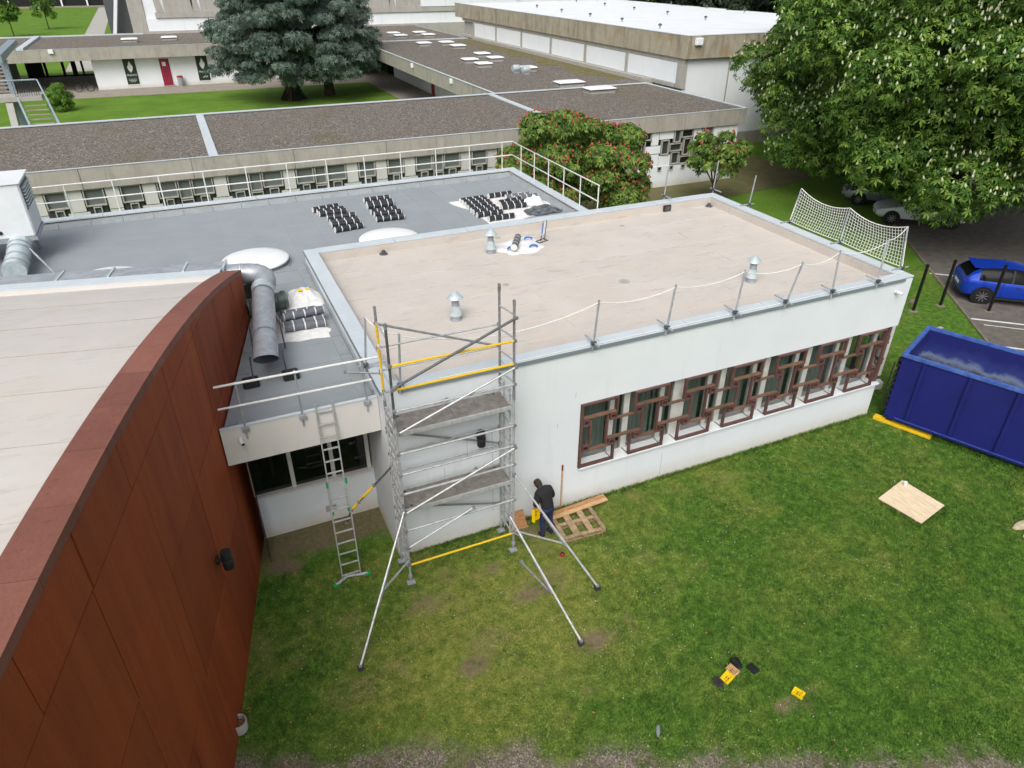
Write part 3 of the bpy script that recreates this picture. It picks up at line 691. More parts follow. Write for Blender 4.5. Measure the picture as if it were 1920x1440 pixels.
# cladding panels, each a plate of its own with open joints
zs = [0, 2.27, 4.43, 6.22, 9]
cuts = {0: [-9.4,-6.9,-4.8,-3.42,-1.55,.45,2.4,4.4,S_END], 1: [-9.4,-7.5,-5.58,-3.57,-1.55,.45,2.4,4.4,S_END], 2: [-9.4,-7.5,-5.55,-3.6,-1.6,.45,2.4,4.4,S_END], 3: [-9.4,-6.98,-5.5,-3.9,-1.6,.45,2.4,4.4,S_END]}
for r in range(4):
    for a, b in zip(cuts[r][:-1], cuts[r][1:]):
        z0, z1 = zs[r]+.008, zs[r+1]-.008; a_, b_ = a+.011, b-.011
        st = np.linspace(a_, b_, 9); tp = [(float(s), min(z1, arch(float(s))-.045)) for s in st]
        tp = [(s, z) for s, z in tp if z > z0+.02]
        if len(tp) < 2: continue
        poly = [(tp[0][0], z0), (tp[-1][0], z0)]+tp[::-1]; off = random.uniform(-.006, .006)
        n = len(poly)
        MB().add([CW(s, off, z) for s, z in poly]+[CW(s, off-.05, z) for s, z in poly], [tuple(range(n)), tuple(range(2*n-1, n-1, -1))]+[(i, (i+1) % n, n+(i+1) % n, n+i) for i in range(n)]).build('cladding_panel', MT['corten'], sb)
# end return of the wall
for z0, z1 in ((0, 2.27), (2.28, 4.43), (4.44, arch(S_END)-.07)):
    mb = MB(); mb.box(S_END+.002, S_END+.03, -.40, -.0, z0, z1, frame(cb, vu, vr)); mb.build('cladding_panel', MT['corten'], sb)
# cap pieces
cs = np.arange(-9.4, S_END+.04, 1.045)
for a in cs:
    a = float(a); b = min(a+1.045-.008, S_END+.03)
    st = np.linspace(a, b, 5); rows = []
    rows = [[CW(float(s), r, arch(float(s))+dz) for s in st] for r, dz in ((.015,-.13), (.015,0), (-.43,0), (-.43,-.13), (-.42,-.13), (-.42,-.012), (.005,-.012), (.005,-.13))]
    mb = MB(); rws = [list(x) for x in zip(*rows)]; mb.grid(rws, cu=True)
    k = len(rws[0]); mb.f += [tuple(range(k-1, -1, -1)), tuple(range((len(rws)-1)*k, len(rws)*k))]
    mb.build('parapet_cap', MT['corten_cap'], sb)
# pale vaulted roof in sheets
cuts_s = [-9.6,-8.1,-6.6,-5.1,-3.55,-2.0,-.35,1.35,3.2,S_END-.25]
for i, (a, b) in enumerate(zip(cuts_s[:-1], cuts_s[1:])):
    mb = MB(); st = np.linspace(a-.05, b, 7); rr_ = (-.42, -3.5, -9)
    rows = [[CW(float(s), r, arch(float(s))-.2+(.010 if j == 0 else .010*(1-j/6))) for r in rr_] for j, s in enumerate(st)]
    low = [[Vector(p)-Vector((0,0,.03)) for p in row] for row in rows]
    mb.grid(rows); mb.grid([r_[::-1] for r_ in low])
    mb.grid([rows[0], low[0]]); mb.grid([rows[-1], low[-1]])
    mb.build('membrane_sheet', MT['vault_roof'], sb, True)
    a2 = a-.06; rw = [[CW(a2+d, r, arch(a2+d)-.2+.0135) for r in (-.43, -9)] for d in (0, .011)]
    mb = MB().grid(rw); mb.grid([[Vector(p)-Vector((0,0,.02)) for p in row] for row in rw]); mb.build('lap_seam', MT['seam'], sb)
MB().box(S_END-.25, S_END-.02, -9, -.45, 5.1, arch(S_END)-.02, frame(cb, vu, vr)).build('back_upstand', MT['cream_wall'], sb)
MB().box(-9, S_END-.25, -9, -.45, 0, 4.9, frame(cb, vu, vr)).build('core', MT['cream_wall'], sb)
MB().box(S_END-.24, S_END+.10, -9, -.46, arch(S_END)-.018, arch(S_END)+.03, frame(cb, vu, vr)).build('back_coping', MT['coping'], sb)

# ---------------------------------------------------------------- rear wing with gravel roof
YA, YB_ = 23.42, 34.5
ra = thing('rear_wing', 'long low wing with brown gravel roof and board-marked concrete fascia', 'building', (0, 29, 0))
XL, XR = -34.0, 28.97
mb = MB(); mb.box(XL, XR-.2, YA+.35, YB_-.1, 3.2, 4.08); mb.build('roof_slab', MT['pale_concrete'], ra)
MB().box(XL, XR-.25, YA+.2, YB_-.2, 4.08, 4.13).build('gravel_bed', MT['gravel_roof'], ra)
def fascia_run(par, p, q, z0, z1, th, length, mat, side=1):
    p, q = Vector(p), Vector(q); dd = q-p; ln = dd.length; dd.normalize(); nn = Vector((-dd.y, dd.x, 0))*side
    k = max(1, round(ln/length))
    for i in range(k):
        MB().bbox(ln*i/k+.008, ln*(i+1)/k-.008, 0, th, z0, z1, .008, frame(p, dd, nn)).build('fascia_panel', mat, par)
fascia_run(ra, (XL, YA, 0), (XR, YA, 0), 3.28, 4.17, .2, 4.6, MT['concrete'])
fascia_run(ra, (XR, YA+.21, 0), (XR, YB_, 0), 3.28, 4.17, .2, 4.6, MT['concrete'])
fascia_run(ra, (XR, YB_, 0), (XL, YB_, 0), 3.28, 4.17, .2, 4.6, MT['concrete'])
def strip(par, x0, x1, y0, y1, z0, z1, name='coping'):
    ln = max(x1-x0, y1-y0); k = max(1, round(ln/3.2))
    for i in range(k):
        if x1-x0 > y1-y0: MB().bbox(x0+(x1-x0)*i/k+.004, x0+(x1-x0)*(i+1)/k-.004, y0, y1, z0, z1, .006).build(name, MT['coping'], par)
        else: MB().bbox(x0, x1, y0+(y1-y0)*i/k+.004, y0+(y1-y0)*(i+1)/k-.004, z0, z1, .006).build(name, MT['coping'], par)
strip(ra, XL, XR, YA-.02, YA+.1, 4.175, 4.2); strip(ra, XL, XR+.02, YB_-.28, YB_+.03, 4.175, 4.22); strip(ra, XR-.22, XR+.02, YA+.11, YB_-.29, 4.176, 4.21)
strip(ra, -1.72, -1.32, YA+.11, YB_-.29, 4.131, 4.19, 'expansion_strip'); strip(ra, 16.45, 16.85, YA+.11, YB_-.29, 4.131, 4.19, 'expansion_strip')
# its walls
mb = MB(); mb.box(XL, 28.55, YA+.12, YA+.42, 0, 1.25); mb.box(26.75, 28.55, YA+.12, YA+.42, 1.25, 3.28); mb.box(28.25, 28.55, YA+.42, YB_-.4, 0, 3.28)
mb.box(XL, 28.25, YB_-.4, YB_-.2, 0, 3.28); mb.build('wall', MT['far_white'], ra)
MB().box(XL, 28.2, YA+1.6, YA+1.65, 0, 3.2).build('room_back', MT['dim'], ra)
YP = YA+.16
MT['pale_panel'] = wall_mat('pale_grey_panel', srgb(194,194,190), srgb(204,204,200), srgb(176,175,170), False)
def panel(x0, x1, z0, z1, kind):
    if kind == 'w': MB().box(x0, x1, YP, YP+.1, z0, z1).build('white_panel', MT['far_white' if x0 > 20 else 'pale_panel'], ra)
    else:
        fr = MB(); b = .045
        fr.box(x0, x1, YP-.07, YP+.12, z1-b, z1); fr.box(x0, x1, YP-.07, YP+.12, z0, z0+b); fr.box(x0, x0+b, YP-.07, YP+.12, z0+b, z1-b); fr.box(x1-b, x1, YP-.07, YP+.12, z0+b, z1-b)
        o = fr.build('window', MT['pale_concrete'], ra)
        MB().box(x0+b, x1-b, YP+.06, YP+.07, z0+b, z1-b).build('pane', MT[{'g': 'pane_far' if x0 > 20 else 'pane_grey', 'l': 'pane_grey', 'd': 'dark'}[kind]], o)
right = [(21.6,22.3,2.83,3.26,'d'),(22.35,22.82,2.5,3.26,'w'),(22.87,23.86,2.8,3.26,'w'),(23.9,24.36,2.56,3.26,'g'),(24.41,25.27,2.8,3.26,'d'),(25.32,25.86,2.55,3.26,'w'),(25.91,26.72,2.74,3.26,'l'),
 (23.05,23.58,1.91,2.75,'g'),(23.63,24.5,2.06,2.51,'g'),(24.62,25.15,1.77,2.75,'d'),(21.95,23.0,2.02,2.45,'w'),(25.2,26.15,1.98,2.5,'w'),(22.42,22.92,1.26,1.97,'w'),(22.97,23.76,1.26,1.86,'w'),(23.81,24.38,1.3,2.01,'g'),(24.43,25.32,1.26,1.72,'d'),(25.37,25.88,1.26,1.93,'w'),(26.2,26.7,1.7,2.69,'g'),(25.93,26.7,1.26,1.65,'l'),(21.6,22.37,1.26,1.97,'g'),(21.6,21.9,2.02,2.78,'g')]
for r in right: panel(*r)
for x in (21.75, 22.9, 23.75, 24.6, 25.45, 26.3):
    b = MB(); b.box(x, x+.26, YA+.05, YA+.118, 1.0, 1.03); b.box(x, x+.26, YA+.05, YA+.118, 1.21, 1.24); b.box(x, x+.03, YA+.05, YA+.118, 1.03, 1.21); b.box(x+.23, x+.26, YA+.05, YA+.118, 1.03, 1.21)
    o = b.build('niche', MT['pale_concrete'], ra); MB().box(x+.03, x+.23, YA+.1, YA+.119, 1.03, 1.21).build('niche_back', MT['dark'], o)
b = MB(); b.box(26.4, 26.66, YA+.05, YA+.118, 2.45, 2.75); b.build('niche', MT['dim'], ra)
whites = [-9.2, -7.72, -6.25, -4.76, -3.3, -1.75, -.2, 1.37, 2.85, 4.42, 5.9, 7.38, 8.9, 10.44, 11.95, 13.45, 14.95]
for i, x in enumerate(whites):
    x1 = x+.55; nx_ = whites[i+1] if i+1 < len(whites) else 16.4
    if i in (4, 6, 8, 12):
        panel(x, x1, 2.4, 3.26, 'l'); panel(x, x1, 1.26, 2.36, 'g')
    else: panel(x, x1, 2.3, 3.26, 'w'); panel(x-.18, x1+.12, 1.9, 2.26, 'w') if i % 2 else panel(x, x1, 1.4, 2.26, 'w')
    xm = x1+.05; g = nx_-.05
    kind = 'l' if i < 9 else random.choice('gdl')
    panel(xm, g, 2.5, 3.26, kind)
    MB().box(xm+.02, xm+.22, YP+.05, YP+.06, 2.15, 2.46).build('pane', MT['pane_far'], ra); MB().box(g-.22, g-.02, YP+.05, YP+.06, 2.15, 2.46).build('pane', MT['pane_far'], ra); panel(xm+.24, g-.24, 1.3, 2.46, kind if i < 9 else 'g')
    MB().box(xm-.02, xm+.23, YP, YP+.1, 1.26, 2.14).build('white_panel', MT['pale_panel'], ra); MB().box(g-.23, g+.02, YP, YP+.1, 1.26, 2.14).build('white_panel', MT['pale_panel'], ra)
for i in range(5): panel(16.5+i*1.02, 17.45+i*1.02, 1.3, 3.24, 'wgwgd'[i])

# ---------------------------------------------------------------- connecting wing with skylights
cw = thing('connecting_wing', 'gravel-roofed wing with square skylights running back beside the courtyard', 'building', (23, 55, 0))
MB().box(17.1, 29.65, YB_+.05, 92, 3.15, 4.08).build('roof_slab', MT['pale_concrete'], cw)
MB().box(17.1, 29.2, YB_+.05, 71.3, 4.08, 4.14).build('gravel_bed', MT['gravel_roof'], cw)
MB().box(17.1, 29.2, 71.7, 91.9, 4.08, 4.14).build('gravel_bed', MT['gravel_roof'], cw)
mp_ = [(29.19, 37.0)]+[(27.2+.8*math.sin(k*1.7)+.5*math.sin(k*3.1), 37.0+k*1.7) for k in range(20)]+[(29.19, 69.5)]
MB().prism(mp_, 2, 4.139, 4.15).build('moss_strip', MT['moss'], cw)
strip(cw, 17.1, 29.2, 71.32, 71.68, 4.09, 4.22, 'expansion_strip')
fascia_run(cw, (16.9, 72.0, 0), (16.9, YB_+.05, 0), 3.1, 4.18, .19, 5.3, MT['concrete'])
strip(cw, 16.86, 17.04, YB_+.06, 72, 4.182, 4.215)
for y in (42.5, 52.5, 69.5): MB().bbox(16.72, 16.89, y, y+.3, 3.75, 4.1, .02).build('rain_hopper', MT['far_white'], cw); 
mb = MB(); mb.box(21.4, 21.7, 38, 75.5, .05, 3.15); mb.build('wall', MT['far_white'], cw)
MB().box(21.4, 29, 78, 78.3, 0, 3.15).build('wall', MT['dark'], cw)  # dark colour stands in for the shade deep under this roof
MB().box(29.2, 29.6, YB_+.05, 70, 4.081, 4.42).build('ledge', MT['pale_concrete'], cw)
for y0 in (60.6, 50.2):
    d_ = thing('red_door', 'red framed door under the roof of the connecting wing, %s' % ('far one' if y0 > 55 else 'near one beside the red chair'), 'door', (21.38, y0, 0))
    MB().box(21.36, 21.399, y0, y0+.95, .06, 2.15).build('leaf', MT['red_frame'], d_)
    MB().box(21.33, 21.36, y0+.8, y0+.86, 1.0, 1.1).build('handle', MT['galv'], d_)
t = thing('red_bench', 'small red bench frame standing by the wall of the connecting wing', 'bench', (20.9, 47.4, 0))
MB().box(20.7, 21.2, 47.2, 47.7, .45, .52).build('seat', MT['red_frame'], t)
for a, b in ((20.73,47.23),(21.17,47.23),(20.73,47.67),(21.17,47.67)): MB().box(a-.03, a+.03, b-.03, b+.03, .06, .45).build('leg', MT['red_frame'], t)
MB().box(21.15, 21.2, 47.2, 47.7, .52, 1.2).build('backrest', MT['red_frame'], t)
# skylights: square curb, flange and white lid
def skylight(x, y, sx, sy, label, group):
    t = thing('skylight', label, 'skylight', (x, y, 4.14), group)
    MB().bbox(x-sx/2+.08, x+sx/2-.08, y-sy/2+.08, y+sy/2-.08, 4.12, 4.36, .02).build('curb', MT['pale_concrete'], t)
    MB().bbox(x-sx/2, x+sx/2, y-sy/2, y+sy/2, 4.362, 4.41, .015).build('frame', MT['steel_dark'], t)
    mb = MB(); z = 4.412
    rows = []
    for sc, dz in ((1, 0), (1, .04), (.86, .1), (.5, .13)): rows.append([(x+sx/2*.97*sc*a, y+sy/2*.97*sc*b, z+dz) for a, b in ((-1,-1),(1,-1),(1,1),(-1,1))])
    mb.grid(rows, cu=True); mb.f += [(3,2,1,0), (12,13,14,15)]
    mb.build('lid', MT['dome'], t, True)
skylight(-5.9, 82.0, 1.7, 1.6, 'white skylight on the courtyard wing roof, left of two', 'courtyard wing skylights'); skylight(-1.9, 82.6, 1.7, 1.4, 'white skylight on the courtyard wing roof, right of two by the cedar', 'courtyard wing skylights')
sk = [(22.46,78.3),(22.36,75.0),(25.58,78.0),(25.61,74.7),(22.16,65.7),(24.62,65.7),(24.54,62.0)]
for (x, y), w_ in zip(sk, ('far left of the farthest four', 'near left of the farthest four', 'far right of the farthest four', 'near right of the farthest four', 'left of the three just before the strip', 'middle of the three just before the strip', 'right of the three just before the strip')): skylight(x, y, 1.45, 1.3, 'small white skylight on the connecting wing, '+w_, 'far skylights on the connecting wing')
for (x, y), w_ in zip(((24.16,54.5),(21.51,50.8),(21.53,47.7),(24.04,51.1)), ('farthest', 'left', 'nearest', 'right')): skylight(x, y, 1.35, 1.2, 'white skylight in the middle cluster on the connecting wing, %s of the four' % w_, 'middle skylights on the connecting wing')
skylight(23.9, 43.9, 1.2, 1.2, 'single white skylight beside the twin roof fans on the connecting wing', 'skylights near the roof fans')
skylight(23.2, 35.6, 2.1, 1.15, 'wide white skylight just behind the strip at the rear wing roof', 'wide skylights')
skylight(23.75, 32.3, 2.1, 1.25, 'wide white skylight just in front of the strip on the rear wing roof', 'wide skylights')
for x, y in ((22.5, 43.2), (22.9, 42.2)):
    t = thing('roof_fan', 'grey drum roof fan, %s of the pair on the connecting wing' % ('left' if x < 22.7 else 'right'), 'fan', (x, y, 4.14), 'roof fans')
    MB().box(x-.25, x+.25, y-.2, y+.2, 4.13, 4.3).build('base', MT['galv'], t)
    MB().lathe((x-.3, y, 4.5), [(.24,0),(.26,.1),(.26,.5),(.2,.6)], 16, Matrix.Rotation(PI/2,3,'Y')).build('drum', MT['galv_bright'], t, True)
    MB().lathe((x+.3, y, 4.5), [(.17,0),(.17,.015)], 16, Matrix.Rotation(PI/2,3,'Y')).build('mouth', MT['black_matt'], t)

# ---------------------------------------------------------------- far wing facing the courtyard
fwb = thing('courtyard_wing', 'far low wing with white wall, concrete fascia and open passage behind the courtyard lawn', 'building', (-5, 84, 0))
MB().box(-45, 17.05, 77.0, 91.9, 3.1, 4.06).build('roof_slab', MT['pale_concrete'], fwb)
MB().box(-44, 17.05, 77.1, 91.6, 4.06, 4.11).build('gravel_bed', MT['gravel_roof'], fwb)
fascia_run(fwb, (-45, 76.8, 0), (17, 76.8, 0), 3.0, 4.12, .19, 6.2, MT['concrete'])
strip(fwb, -45, 17, 76.78, 76.9, 4.122, 4.15); strip(fwb, -45, -4.6, 91.6, 91.95, 4.08, 4.24)
MB().box(-15.9, -15.3, 77.0, 91.5, 4.111, 4.3).build('expansion_strip', MT['coping'], fwb)
mb = MB(); mb.box(-9.8, 15.2, 78.0, 78.3, .03, 3.1); mb.box(-9.8, -9.5, 78.3, 88, .03, 3.1); mb.build('wall', MT['far_white'], fwb)
MB().box(-9.4, 17, 88, 88.2, 0, 3.1).build('wall', MT['dark'], fwb)
MB().box(15.5, 22, 84, 84.2, 0, 3.1).build('wall', MT['dark'], fwb)  # dark sheet painted in for the shade of the open passage
MB().box(-22, -18.3, 80, 90, 0, 3.1).build('wall', MT['pale_concrete'], fwb)
for x, w in ((-17.6,.5),(-15.8,.28),(-14.0,.28),(-13.0,.5),(-12.0,.22),(-10.2,.28)): MB().box(x, x+w, 90.6, 90.8, 0, 3.1).build('door_post', MT['black_matt'], fwb)
MB().box(-17.1, -15.9, 90.65, 90.75, 0, 2.0).build('door_panel', MT['black_matt'], fwb); MB().box(-9.9, -9.55, 90.65, 90.75, 0, 2.0).build('door_panel', MT['black_matt'], fwb)
MB().box(-17.6, -9.6, 90.6, 90.8, .0, .2).build('threshold', MT['black_matt'], fwb)
MB().bbox(-13.2, -12.75, 76.6, 76.79, 3.75, 4.15, .03).build('rain_hopper', MT['far_white'], fwb)
dr = thing('crimson_door', 'crimson boarded door with a small white notice in the far white wall', 'door', (-3, 77.99, .05))
for i in range(5): MB().box(-3.45+i*.19, -3.45+i*.19+.184, 77.93, 77.995, .12, 2.75).build('board', MT['red_door'], dr)
MB().box(-3.2, -2.85, 77.92, 77.93, 2.05, 2.45).build('notice', MT['print_white'], dr)
MB().box(-3.5, -2.35, 77.5, 78.0, .03, .14).build('doorstep', MT['paving'], dr)
def leaf2d(cx_, cz, w, hh, seed):
    pts = []
    prof = [(0,.0),(.34,.22),(.5,.45),(.42,.62),(.2,.72),(.26,.82),(.1,.86),(.04,1.0)]
    rg = [(cx_+w*a, cz+hh*b) for a, b in prof]; lf = [(cx_-w*a*(.95), cz+hh*b*.93) for a, b in prof[1:-1]]
    return rg+lf[::-1]
def banner(x, label, para):
    t = thing('banner', label, 'banner', (x, 77.97, .4))
    w = 1.15; y = 77.95
    MB().box(x-w/2, x+w/2, y, y+.04, .42, 2.98).build('cloth', MT['banner'], t)
    MB().box(x-w/2-.04, x+w/2+.04, y-.02, y+.05, .34, .415).build('bottom_bar', MT['far_white'], t)
    MB().prism(leaf2d(x, 1.55, .55, 1.15, 1), 1, y-.012, y-.002).build('flame_emblem', MT['print_white'], t)
    cu = bpy.data.curves.new('wordmark', 'FONT'); cu.body = 'FRANCE'; cu.size = .26; cu.align_x = 'CENTER'; cu.extrude = .003
    o = bpy.data.objects.new('wordmark', cu); COL.objects.link(o); dg = bpy.context.evaluated_depsgraph_get(); dg.update()
    me = bpy.data.meshes.new_from_object(o.evaluated_get(dg)); bpy.data.objects.remove(o)
    me.transform(Matrix.Translation((0, -.02, .83)) @ Matrix.Rotation(PI/2, 4, 'X'))
    o = bpy.data.objects.new('wordmark', me); COL.objects.link(o); me.materials.append(MT['print_white']); o.parent = t
    if not para:
        for i, (a, b) in enumerate(((-.26,0),(0,0),(.26,0),(-.13,-.11),(.13,-.11))):
            MB().path([(x+a+.105*math.cos(k*PI/8), y-.01, .86+b+.105*math.sin(k*PI/8)) for k in range(17)], .014, 4).build('ring', MT['print_white'], t)
    else:
        for k in range(3):
            pts = [(x-.2+k*.16+.02*j+.12*math.sin(j/6*PI*.8), y-.01, .7+.05*(k % 2)+.035*j) for j in range(7)]
            MB().path(pts, [.006,.02,.028,.03,.028,.02,.006], 4).build('swoosh', MT['print_white'], t)
banner(-6.35, 'dark green banner with white flame and five rings on the far wall', False)
banner(.75, 'dark green banner with white flame and curved strokes by the conifer', True)
t = thing('litter_bin', 'grey litter bin with dark rim beside the crimson door', 'bin', (-1.75, 77.5, .03))
MB().lathe((-1.75, 77.5, .03), [(.24,0),(.26,.1),(.3,.85),(.3,.9)], 16).build('body', MT['galv'], t, True)
MB().lathe((-1.75, 77.5, .93), [(.31,0),(.31,.12),(.22,.16)], 16).build('rim', MT['red_frame'], t, True)
t = thing('bicycle', 'dark bicycle parked against the end of the far white wall', 'bicycle', (-11.0, 77.3, .03))
def ring(c, r, tr, n=20): return [(c[0]+r*math.cos(2*PI*k/n), c[1], c[2]+r*math.sin(2*PI*k/n)) for k in range(n+1)]
for x in (-11.55, -10.45):
    o = MB().path(ring((x, 77.3, .4), .35, .03), .03, 6).build('wheel', MT['tyre'], t)
    mb = MB(); [mb.tube((x, 77.3, .4), (x+.33*math.cos(k*PI/6), 77.3, .4+.33*math.sin(k*PI/6)), .005, 4) for k in range(12)]; mb.build('spokes', MT['galv'], o)
mb = MB()
for a, b in (((-11.55,.4),(-11.15,.45)),((-11.15,.45),(-11.25,.9)),((-11.25,.85),(-10.6,.88)),((-11.15,.45),(-10.62,.8)),((-11.55,.4),(-11.25,.85)),((-10.45,.4),(-10.62,1.0))): mb.tube((a[0],77.3,a[1]), (b[0],77.3,b[1]), .022, 6)
mb.build('frame', MT['black_matt'], t)
MB().bbox(-11.38, -11.12, 77.24, 77.36, .92, .98, .02).build('saddle', MT['black'], t); MB().tube((-10.63,77.05,1.05), (-10.63,77.55,1.05), .018, 6).build('handlebar', MT['black_matt'], t)
# courtyard paving
sheet('courtyard_path', [(-13, 73.2), (17.6, 72.2), (17.6, 36), (21.6, 36), (21.6, 92), (-22, 92), (-22, 76), (-13, 76)], .03, MT['paving'])
sheet('garden_path', [(-14.3, 95), (-11.2, 95), (-14.0, 242), (-17.4, 242)], .02, MT['pale_concrete'])

# ---------------------------------------------------------------- tall building behind
tb = thing('tall_rear_building', 'tall pale building with white bands and concrete frames behind the courtyard wing', 'building', (25, 96, 0))
MB().box(-3.9, 37, 92.35, 110, 0, 13).build('core', MT['far_white'], tb)
MB().box(37, 62, 93, 110, 0, 13).build('core', MT['far_white'], tb)
MB().box(-5.6, -3.95, 92.2, 94, 0, 13).build('pier', MT['pale_concrete'], tb)
MB().box(-3.94, 40, 91.96, 92.34, 0, 4.35).build('ledge', MT['pale_concrete'], tb)
for i in range(10): MB().box(-3.9+i*4.12, -3.9+(i+1)*4.12-.02, 92.22, 92.345, 4.36, 5.72).build('white_panel', MT['far_white'], tb)
MB().box(-2.8, 41, 92.05, 92.34, 5.75, 6.35).build('beam', MT['pale_concrete'], tb)
for i in range(8):
    x = -2.6+i*4.1
    for k in range(4): MB().box(x+.9+k*.72, x+.9+k*.72+.7, 92.3, 92.345, 6.36, 9.5).build('concrete_panel', MT['pale_concrete'], tb)
    MB().prism([(x, 6.36), (x+.75, 6.36), (x+.2, 9.5), (x-.3, 9.5)], 1, 92.1, 92.29).build('frame_leg', MT['pale_concrete'], tb)
    MB().prism([(x+3.5, 6.36), (x+4.1, 6.36), (x+4.3, 9.5), (x+3.9, 9.5)], 1, 92.1, 92.29).build('frame_leg', MT['pale_concrete'], tb)
for i in range(4): MB().box(30.4+i*3.6, 30.4+(i+1)*3.6-.03, 92.0, 92.09, 6.37, 9.6).build('white_panel', MT['far_white'], tb)
MB().prism([(-9.0, 0.2), (-8.6, 0.2), (-6.2, 9), (-6.6, 9)], 1, 95, 95.4).build('ramp_rail', MT['far_white'], tb)
MB().box(-8.2, -5.7, 96, 99, 0, 9).build('stair_block', MT['steel_dark'], tb)

# ---------------------------------------------------------------- hall with stained concrete fascia
hl = thing('sports_hall', 'big hall with white flat roof, stained concrete fascia and white wall panels', 'building', (40, 50, 0))
HX, HY = 29.7, 31.1
MB().box(HX+.15, 50, HY+.15, 74, 0, 6.1).build('core', MT['pale_concrete'], hl)
fascia_run(hl, (29.46, 76, 0), (29.46, 30.75, 0), 6.1, 7.5, .24, 3.75, MT['hall_concrete'])
fascia_run(hl, (29.71, 30.75, 0), (51.5, 30.75, 0), 6.1, 7.5, .4, 3.6, MT['hall_concrete'])
MB().box(29.72, 52.3, 31.16, 76, 6.6, 7.4).build('roof_slab', MT['far_white'], hl)
x = 29.72
MT['hall_roof'] = simple('white_roof_membrane', srgb(228,232,234), srgb(218,223,226), .4, .6)
while x < 52.2:
    MB().box(x+.004, min(x+2.25, 52.3), 31.17, 76, 7.4, 7.46).build('membrane_sheet', MT['hall_roof'], hl); x += 2.25
strip(hl, 29.44, 29.6, 30.73, 76, 7.502, 7.55, 'edge_trim'); strip(hl, 29.61, 52, 30.73, 30.9, 7.502, 7.55, 'edge_trim')
ys_ = [31.5, 38.2, 44.7, 51.1, 57.5, 63.9, 70.3]
for a, b in zip(ys_[:-1], ys_[1:]): MB().box(HX-.08, HX+.14, a+.3, b-.1, 4.46, 5.78).build('white_panel', MT['far_white'], hl)
for y in ys_: MB().box(HX-.14, HX+.14, y-.1 if y > 32 else y-.5, y+.29, 4.2, 5.8).build('column', MT['pale_concrete'], hl)
MB().box(HX-.1, HX+.14, 31.0, 74, 5.81, 6.09).build('lintel', MT['pale_concrete'], hl)
MB().box(HX-.2, HX+.14, 31.9, 74, 4.2, 4.44).build('ledge', MT['pale_concrete'], hl)
for i in range(5): MB().box(HX+.02+i*3.9, HX+i*3.9+3.75, HY-.0, HY+.14, .9, 6.08).build('white_panel', MT['far_white'], hl)
for i in range(1, 5): MB().box(HX-.12+i*3.9, HX+.01+i*3.9, HY+.05, HY+.14, .9, 6.08).build('joint_strip', MT['concrete'], hl)
MB().box(HX, 50, HY-.1, HY+.14, 0, .88).build('plinth', MT['concrete'], hl)
MB().bbox(30.0, 30.55, 30.5, 30.74, 6.95, 7.4, .03).build('rain_hopper', MT['far_white'], hl)
hv = [(34.26,63.86),(33.36,56.49),(32.82,49.95),(32.31,43.75),(31.62,37.27),(44.08,73.19),(42.93,64.52),(41.8,56.78),(41.1,49.93),(40.09,42.89),(51.4,64.02),(50.81,56.7),(49.59,49.27)]
for i, (x, y) in enumerate(hv):
    rw, ps = ('front', i) if i < 5 else ('middle', i-5) if i < 10 else ('back', i-10)
    t = thing('roof_vent', 'small dark vent cowl on the white hall roof, %s row, %s from the left' % (rw, ['first', 'second', 'third', 'fourth', 'fifth'][ps]), 'vent', (x, y, 7.46), 'vents on the hall roof')
    MB().lathe((x, y, 7.46), [(.06,0),(.06,.2)], 8).build('stem', MT['galv'], t); MB().lathe((x, y, 7.66), [(.14,0),(.14,.08),(.03,.15)], 8).build('cowl', MT['steel_dark'], t)

# ---------------------------------------------------------------- outside stair left of the courtyard
st = thing('outdoor_staircase', 'pale steel outdoor staircase with landing at the left edge of the courtyard', 'staircase', (-11.5, 46, 0))
MB().box(-14.5, -10.5, 45.0, 46.6, 3.95, 4.25).build('landing', MT['pale_concrete'], st)
for i in range(16):
    f = i/15; y0 = 44.95-.28*(i+1); MB().box(-11.75+.08*i, -10.35+.08*i, y0, y0+.24, 3.9-.235*(i+1)+.0, 3.9-.235*(i+1)+.05).build('tread', MT['paving'], st)
for x in (-11.9, -10.3):
    mb = MB(); mb.add([(x,45.0,4.15),(x,45.0,3.75),(x+1.25,40.3,-.1),(x+1.25,40.3,.3)]+[(x+.1,45.0,4.15),(x+.1,45.0,3.75),(x+1.35,40.3,-.1),(x+1.35,40.3,.3)], [(0,1,2,3),(7,6,5,4),(0,4,5,1),(1,5,6,2),(2,6,7,3),(3,7,4,0)]); mb.build('stringer', MT['steel_blue'], st)
MB().path([(-14.5,45.05,5.2),(-10.6,45.05,5.2),(-10.45,44.9,5.2),(-9.0,40.3,1.3)], .05, 6).build('handrail', MT['steel_blue'], st)
for i in range(11): MB().tube((-11.9+i*.13, 45.05, 4.25), (-11.9+i*.13, 45.05, 5.2), .018, 5).build('baluster', MT['steel_dark'], st)
MB().box(-12.35, -12.0, 46.2, 46.55, 0, 6.6).build('column', MT['steel_blue'], st)
MB().prism([(44.5,6.3),(44.5,6.75),(52,7.0),(52,6.7)], 0, -12.4, -11.9).build('beam', MT['steel_blue'], st)
for i in range(9): MB().box(-15.5, -12.4, 46.8+i*.3, 47.1+i*.3, 4.3+i*.2, 4.38+i*.2).build('tread', MT['paving'], st)
MB().prism([(43,0),(44.2,0),(45.6,3.9),(45.0,3.9)], 0, -12.6, -12.2).build('support', MT['pale_concrete'], st)
MB().box(-13.6, -13.5, 43.8, 44.6, 0, 2.4).build('side_panel', MT['far_white'], st)
